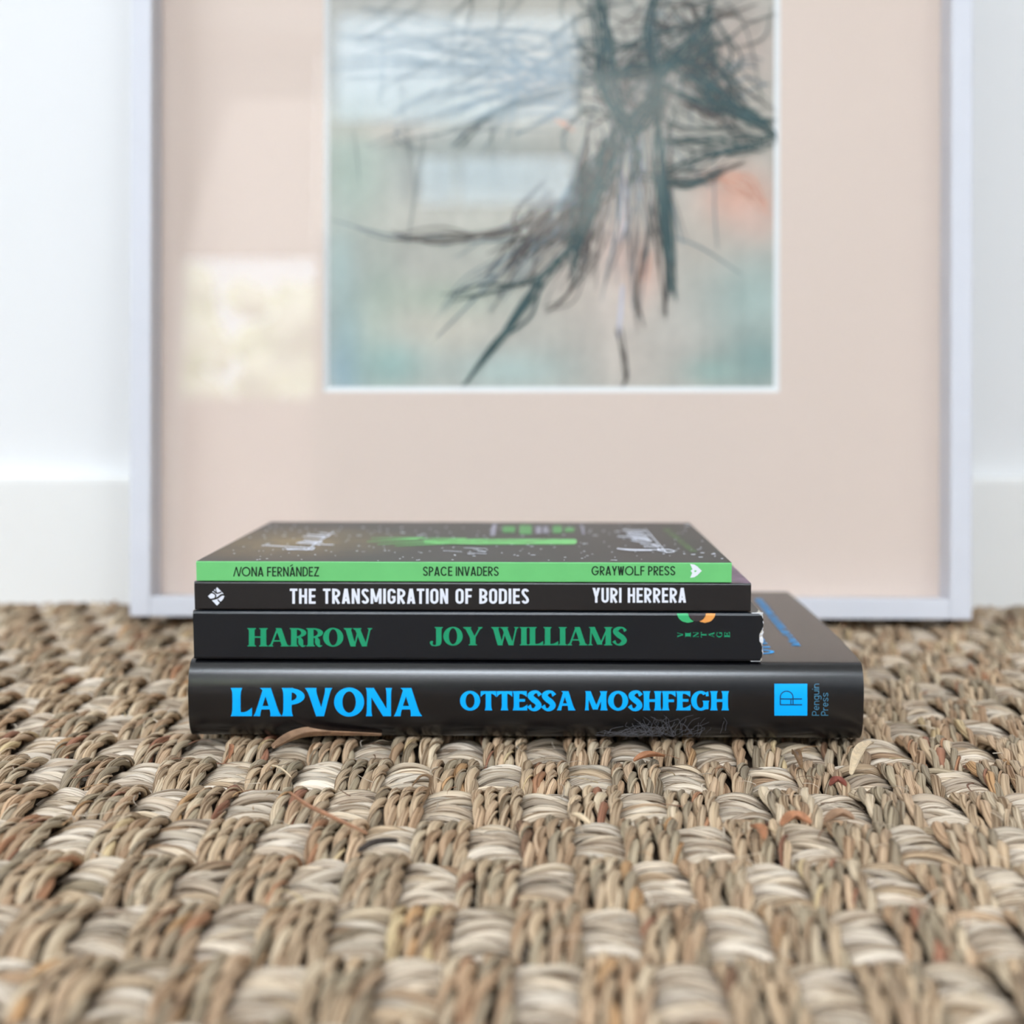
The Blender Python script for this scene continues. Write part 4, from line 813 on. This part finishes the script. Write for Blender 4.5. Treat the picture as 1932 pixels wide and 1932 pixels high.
for x0_, x1_, ya, yb in [(948, 972, 993, 1005), (980, 1003, 991, 1008), (1043, 1060, 992, 1006), (1066, 1083, 995, 1004)]: blk.append(rect(x0_, x1_, ya, yb, 3))
ink('cover_block_marks', blk, M['block_green'], spa, on_top(spa, zc), (0, 0, 1))
ink('cover_bar_marks', [rect(1011, 1021, 993, 1007, 3), rect(1025, 1034, 993, 1006, 3), ([(929, 989), (924, 1011)], [(938, 989), (933, 1011)]), ([(1094, 989.5), (1099, 1008)], [(1099, 989.5), (1104, 1008)])], M['grey_print'], spa, ot, (0, 0, 1))
q0 = atZ(1316, 1042, sz1); q1 = atZ(1262, 999, sz1)
ink('cover_tagline', cover_text('AUTHOR OF THE TWILIGHT ZONE', cond, .12, q0[:2], q1[:2], .0028), M['dull_lime'], spa, flat(spa, zc), (0, 0, 1))
rr = random.Random(3); sp = []
for k in range(230):
    y = rr.uniform(990, 1058); f_ = (y - 985) / 75; xa, xb = 512 + (370 - 512) * f_ + 8, 1300 + 80 * f_ - 8; x = rr.uniform(xa, xb); w = rr.uniform(.6, 2.2) * (2.4 if rr.random() < .08 else 1)
    sp.append(rect(x - w, x + w, y - .35 - rr.random() * .3, y + .35 + rr.random() * .25, 1))
for x, y in [(1308, 1046), (1325, 1043), (1346, 1045), (1322, 1051), (1296, 992), (505, 1026), (760, 1005)]: sp.append(rect(x - 4, x + 4, y - .6, y + .6, 1))
st = ink('star_specks', sp, M['white_ink'], spa, ot); st['kind'] = 'stuff'

# ------------------------------------------------------------------ bits lying on the rug
def blade(name, label, cat, pix, wpx, m, lift=.0006, arch=.0, thick=.00035, group=None, curl=.35):
    """a dry blade following pixel points on the weave; real width, thickness and a slight trough"""
    P2 = spline(pix, 8); n = len(P2); lift += GZ; P = np.array([atZ(x, y, lift) for x, y in P2]); t = np.linspace(0, 1, n); P[:, 2] = lift + arch * np.sin(np.pi * t)
    dist = np.linalg.norm(P - CAM, axis=1); w = wpx / F * dist * (np.sin(np.pi * np.clip(.06 + .88 * t, 0, 1)) ** .6); c = P.mean(0); c[2] = lift
    T = np.gradient(P, axis=0); T /= np.linalg.norm(T, axis=1)[:, None]; sd = np.cross(T, [0, 0, 1.]); sd /= np.linalg.norm(sd, axis=1)[:, None]
    vs, fs = [], []
    for i in range(n):
        for s_, dz in ((-.5, curl), (-.2, 0), (.2, 0), (.5, curl)): vs.append(P[i] - c + sd[i] * w[i] * s_ + np.array([0, 0, dz * w[i] + thick]))
        for s_, dz in ((.5, curl), (.2, 0), (-.2, 0), (-.5, curl)): vs.append(P[i] - c + sd[i] * w[i] * s_ + np.array([0, 0, dz * w[i]]))
    for i in range(n - 1):
        for k in range(8): fs.append((i * 8 + k, i * 8 + (k + 1) % 8, i * 8 + 8 + (k + 1) % 8, i * 8 + 8 + k))
    fs += [tuple(range(7, -1, -1)), tuple(range((n - 1) * 8, n * 8))]
    o = raw(name, vs, fs, m, None, False); o.location = c; return tag(o, label, cat, group)
blade('dry_leaf', 'brown dry leaf sticking out from under the thick hardback spine, left of centre', 'dry leaf', [(516, 1412), (560, 1397), (610, 1391), (720, 1388)], 30, M['dry_leaf'], .0010, .0010, .0004)
blade('grass_blade', 'long curved reddish-tan grass blade lying across the cords below the title', 'grass blade', [(546, 1497), (580, 1530), (625, 1552), (692, 1574)], 9, M['tan_blade'], .0012, .0015)
blade('straw_piece', 'thin pale straw sliver above the long curved reddish-tan blade', 'straw', [(513, 1445), (530, 1456), (549, 1467)], 2.6, M['straw'], .0012, .0008)
blade('twig', 'short dark twig on the pale strands, right of the curved blade', 'twig', [(676, 1610), (710, 1602), (750, 1591)], 9, M['dark_twig'], .0006, .0012, .0012)
blade('chaff_flake', 'small orange-brown flake on the cords near the lower left book corner', 'chaff', [(435, 1406), (437, 1418), (433, 1432)], 9, M['orange_chip'], .0008, .0006)
blade('chaff_flake', 'orange curled husk on the cords just in front of the hair tuft', 'chaff', [(1196, 1437), (1222, 1434), (1253, 1428)], 18, M['orange_chip'], .0008, .0012)
blade('seed_husk', 'oval brown seed husk on the cords at right below the blue square emblem', 'seed husk', [(1496, 1424), (1503, 1434), (1512, 1450)], 13, M['seed'], .0004, .0014, .0012)
blade('chaff_flake', 'dark red flake at the right, below the oval brown seed husk', 'chaff', [(1566, 1483), (1580, 1480), (1596, 1484)], 16, M['red_chip'], .0006, .001)
blade('straw_piece', 'pale yellow straw chip between cords near the centre of the rug', 'straw', [(1078, 1538), (1092, 1548), (1112, 1556)], 13, M['straw'], .0006, .0008)
blade('dry_leaf', 'orange-brown curled leaf edge on the right side of the rug', 'dry leaf', [(1474, 1559), (1500, 1550), (1530, 1556)], 24, M['orange_chip'], .0008, .0010)
blade('dry_leaf', 'blurred dark brown leaf at far right, beside the orange-brown curled leaf edge', 'dry leaf', [(1556, 1552), (1585, 1545), (1612, 1547)], 24, M['dry_leaf'], .0008, .0009)
blade('chaff_flake', 'orange patch of husk low on the cords, left of the orange-brown curled leaf', 'chaff', [(1418, 1560), (1434, 1572), (1442, 1585)], 20, M['orange_chip'], .0004, .0008)
blade('dry_leaf', 'broad pale tan leaf standing at the right photo edge beside the book corner', 'dry leaf', [(1606, 1462), (1622, 1432), (1646, 1402)], 20, M['straw'], .0012, .0022)
blade('straw_piece', 'loose looped tan strand arching over the cords left of centre', 'straw', [(778, 1484), (796, 1476), (812, 1486), (808, 1508), (790, 1534)], 6, M['seed'], .0010, .0026)
# tuft of animal hair clinging to the foot of the hardback spine
rr = random.Random(8); cu = bpy.data.curves.new('hair_tuft', 'CURVE'); cu.dimensions = '3D'; cu.bevel_depth = .000055; cu.bevel_resolution = 1
hc = atY(1262, 1385, YS - BUL - .003)
def hair(pts):
    s_ = cu.splines.new('POLY'); q = spline(pts, 8); s_.points.add(len(q) - 1)
    for a, b in zip(s_.points, q): a.co = (*b, 1)
for k in range(62):
    x = rr.gauss(1262, 38); y = 1386 + rr.uniform(-8, 6); a = rr.gauss(1.57, .9); l = rr.uniform(15, 58) * (1.5 if rr.random() < .12 else 1); pts = []
    for i in range(4):
        t = i / 3; px, py = x + l * t * math.cos(a) + rr.gauss(0, 5) * t, y - l * t * abs(math.sin(a)) * (.95 - .3 * t) + rr.gauss(0, 2)
        zq = max(GZ + .0008, atY(px, py, YS - BUL)[2]); p = atY(px, py, YS - BUL - .0004 - .004 * rr.random() * (1 - .6 * t) + (lap_y(min(TK, max(0, zq - ZB))) if zq > ZB + TK * .5 else 0)); p[2] = max(p[2], GZ + .0004); pts.append(p - hc)
    hair(pts)
for k in range(26):
    x = rr.uniform(1110, 1220); y = 1386 + rr.uniform(-4, 3); pts = []
    for i in range(4): p = atY(x + i * rr.uniform(8, 20), y - i * rr.uniform(-1, 5), YS - BUL - .0006 - rr.random() * .002); p[2] = max(p[2], GZ + .0004); pts.append(p - hc)
    hair(pts)
ho = bpy.data.objects.new('hair_tuft', cu); COL.objects.link(ho); ho.location = hc; cu.materials.append(M['hair'])
tag(ho, 'wispy tuft of fine grey pet hair clinging to the foot of the thick hardback spine', 'hair', kind='stuff')
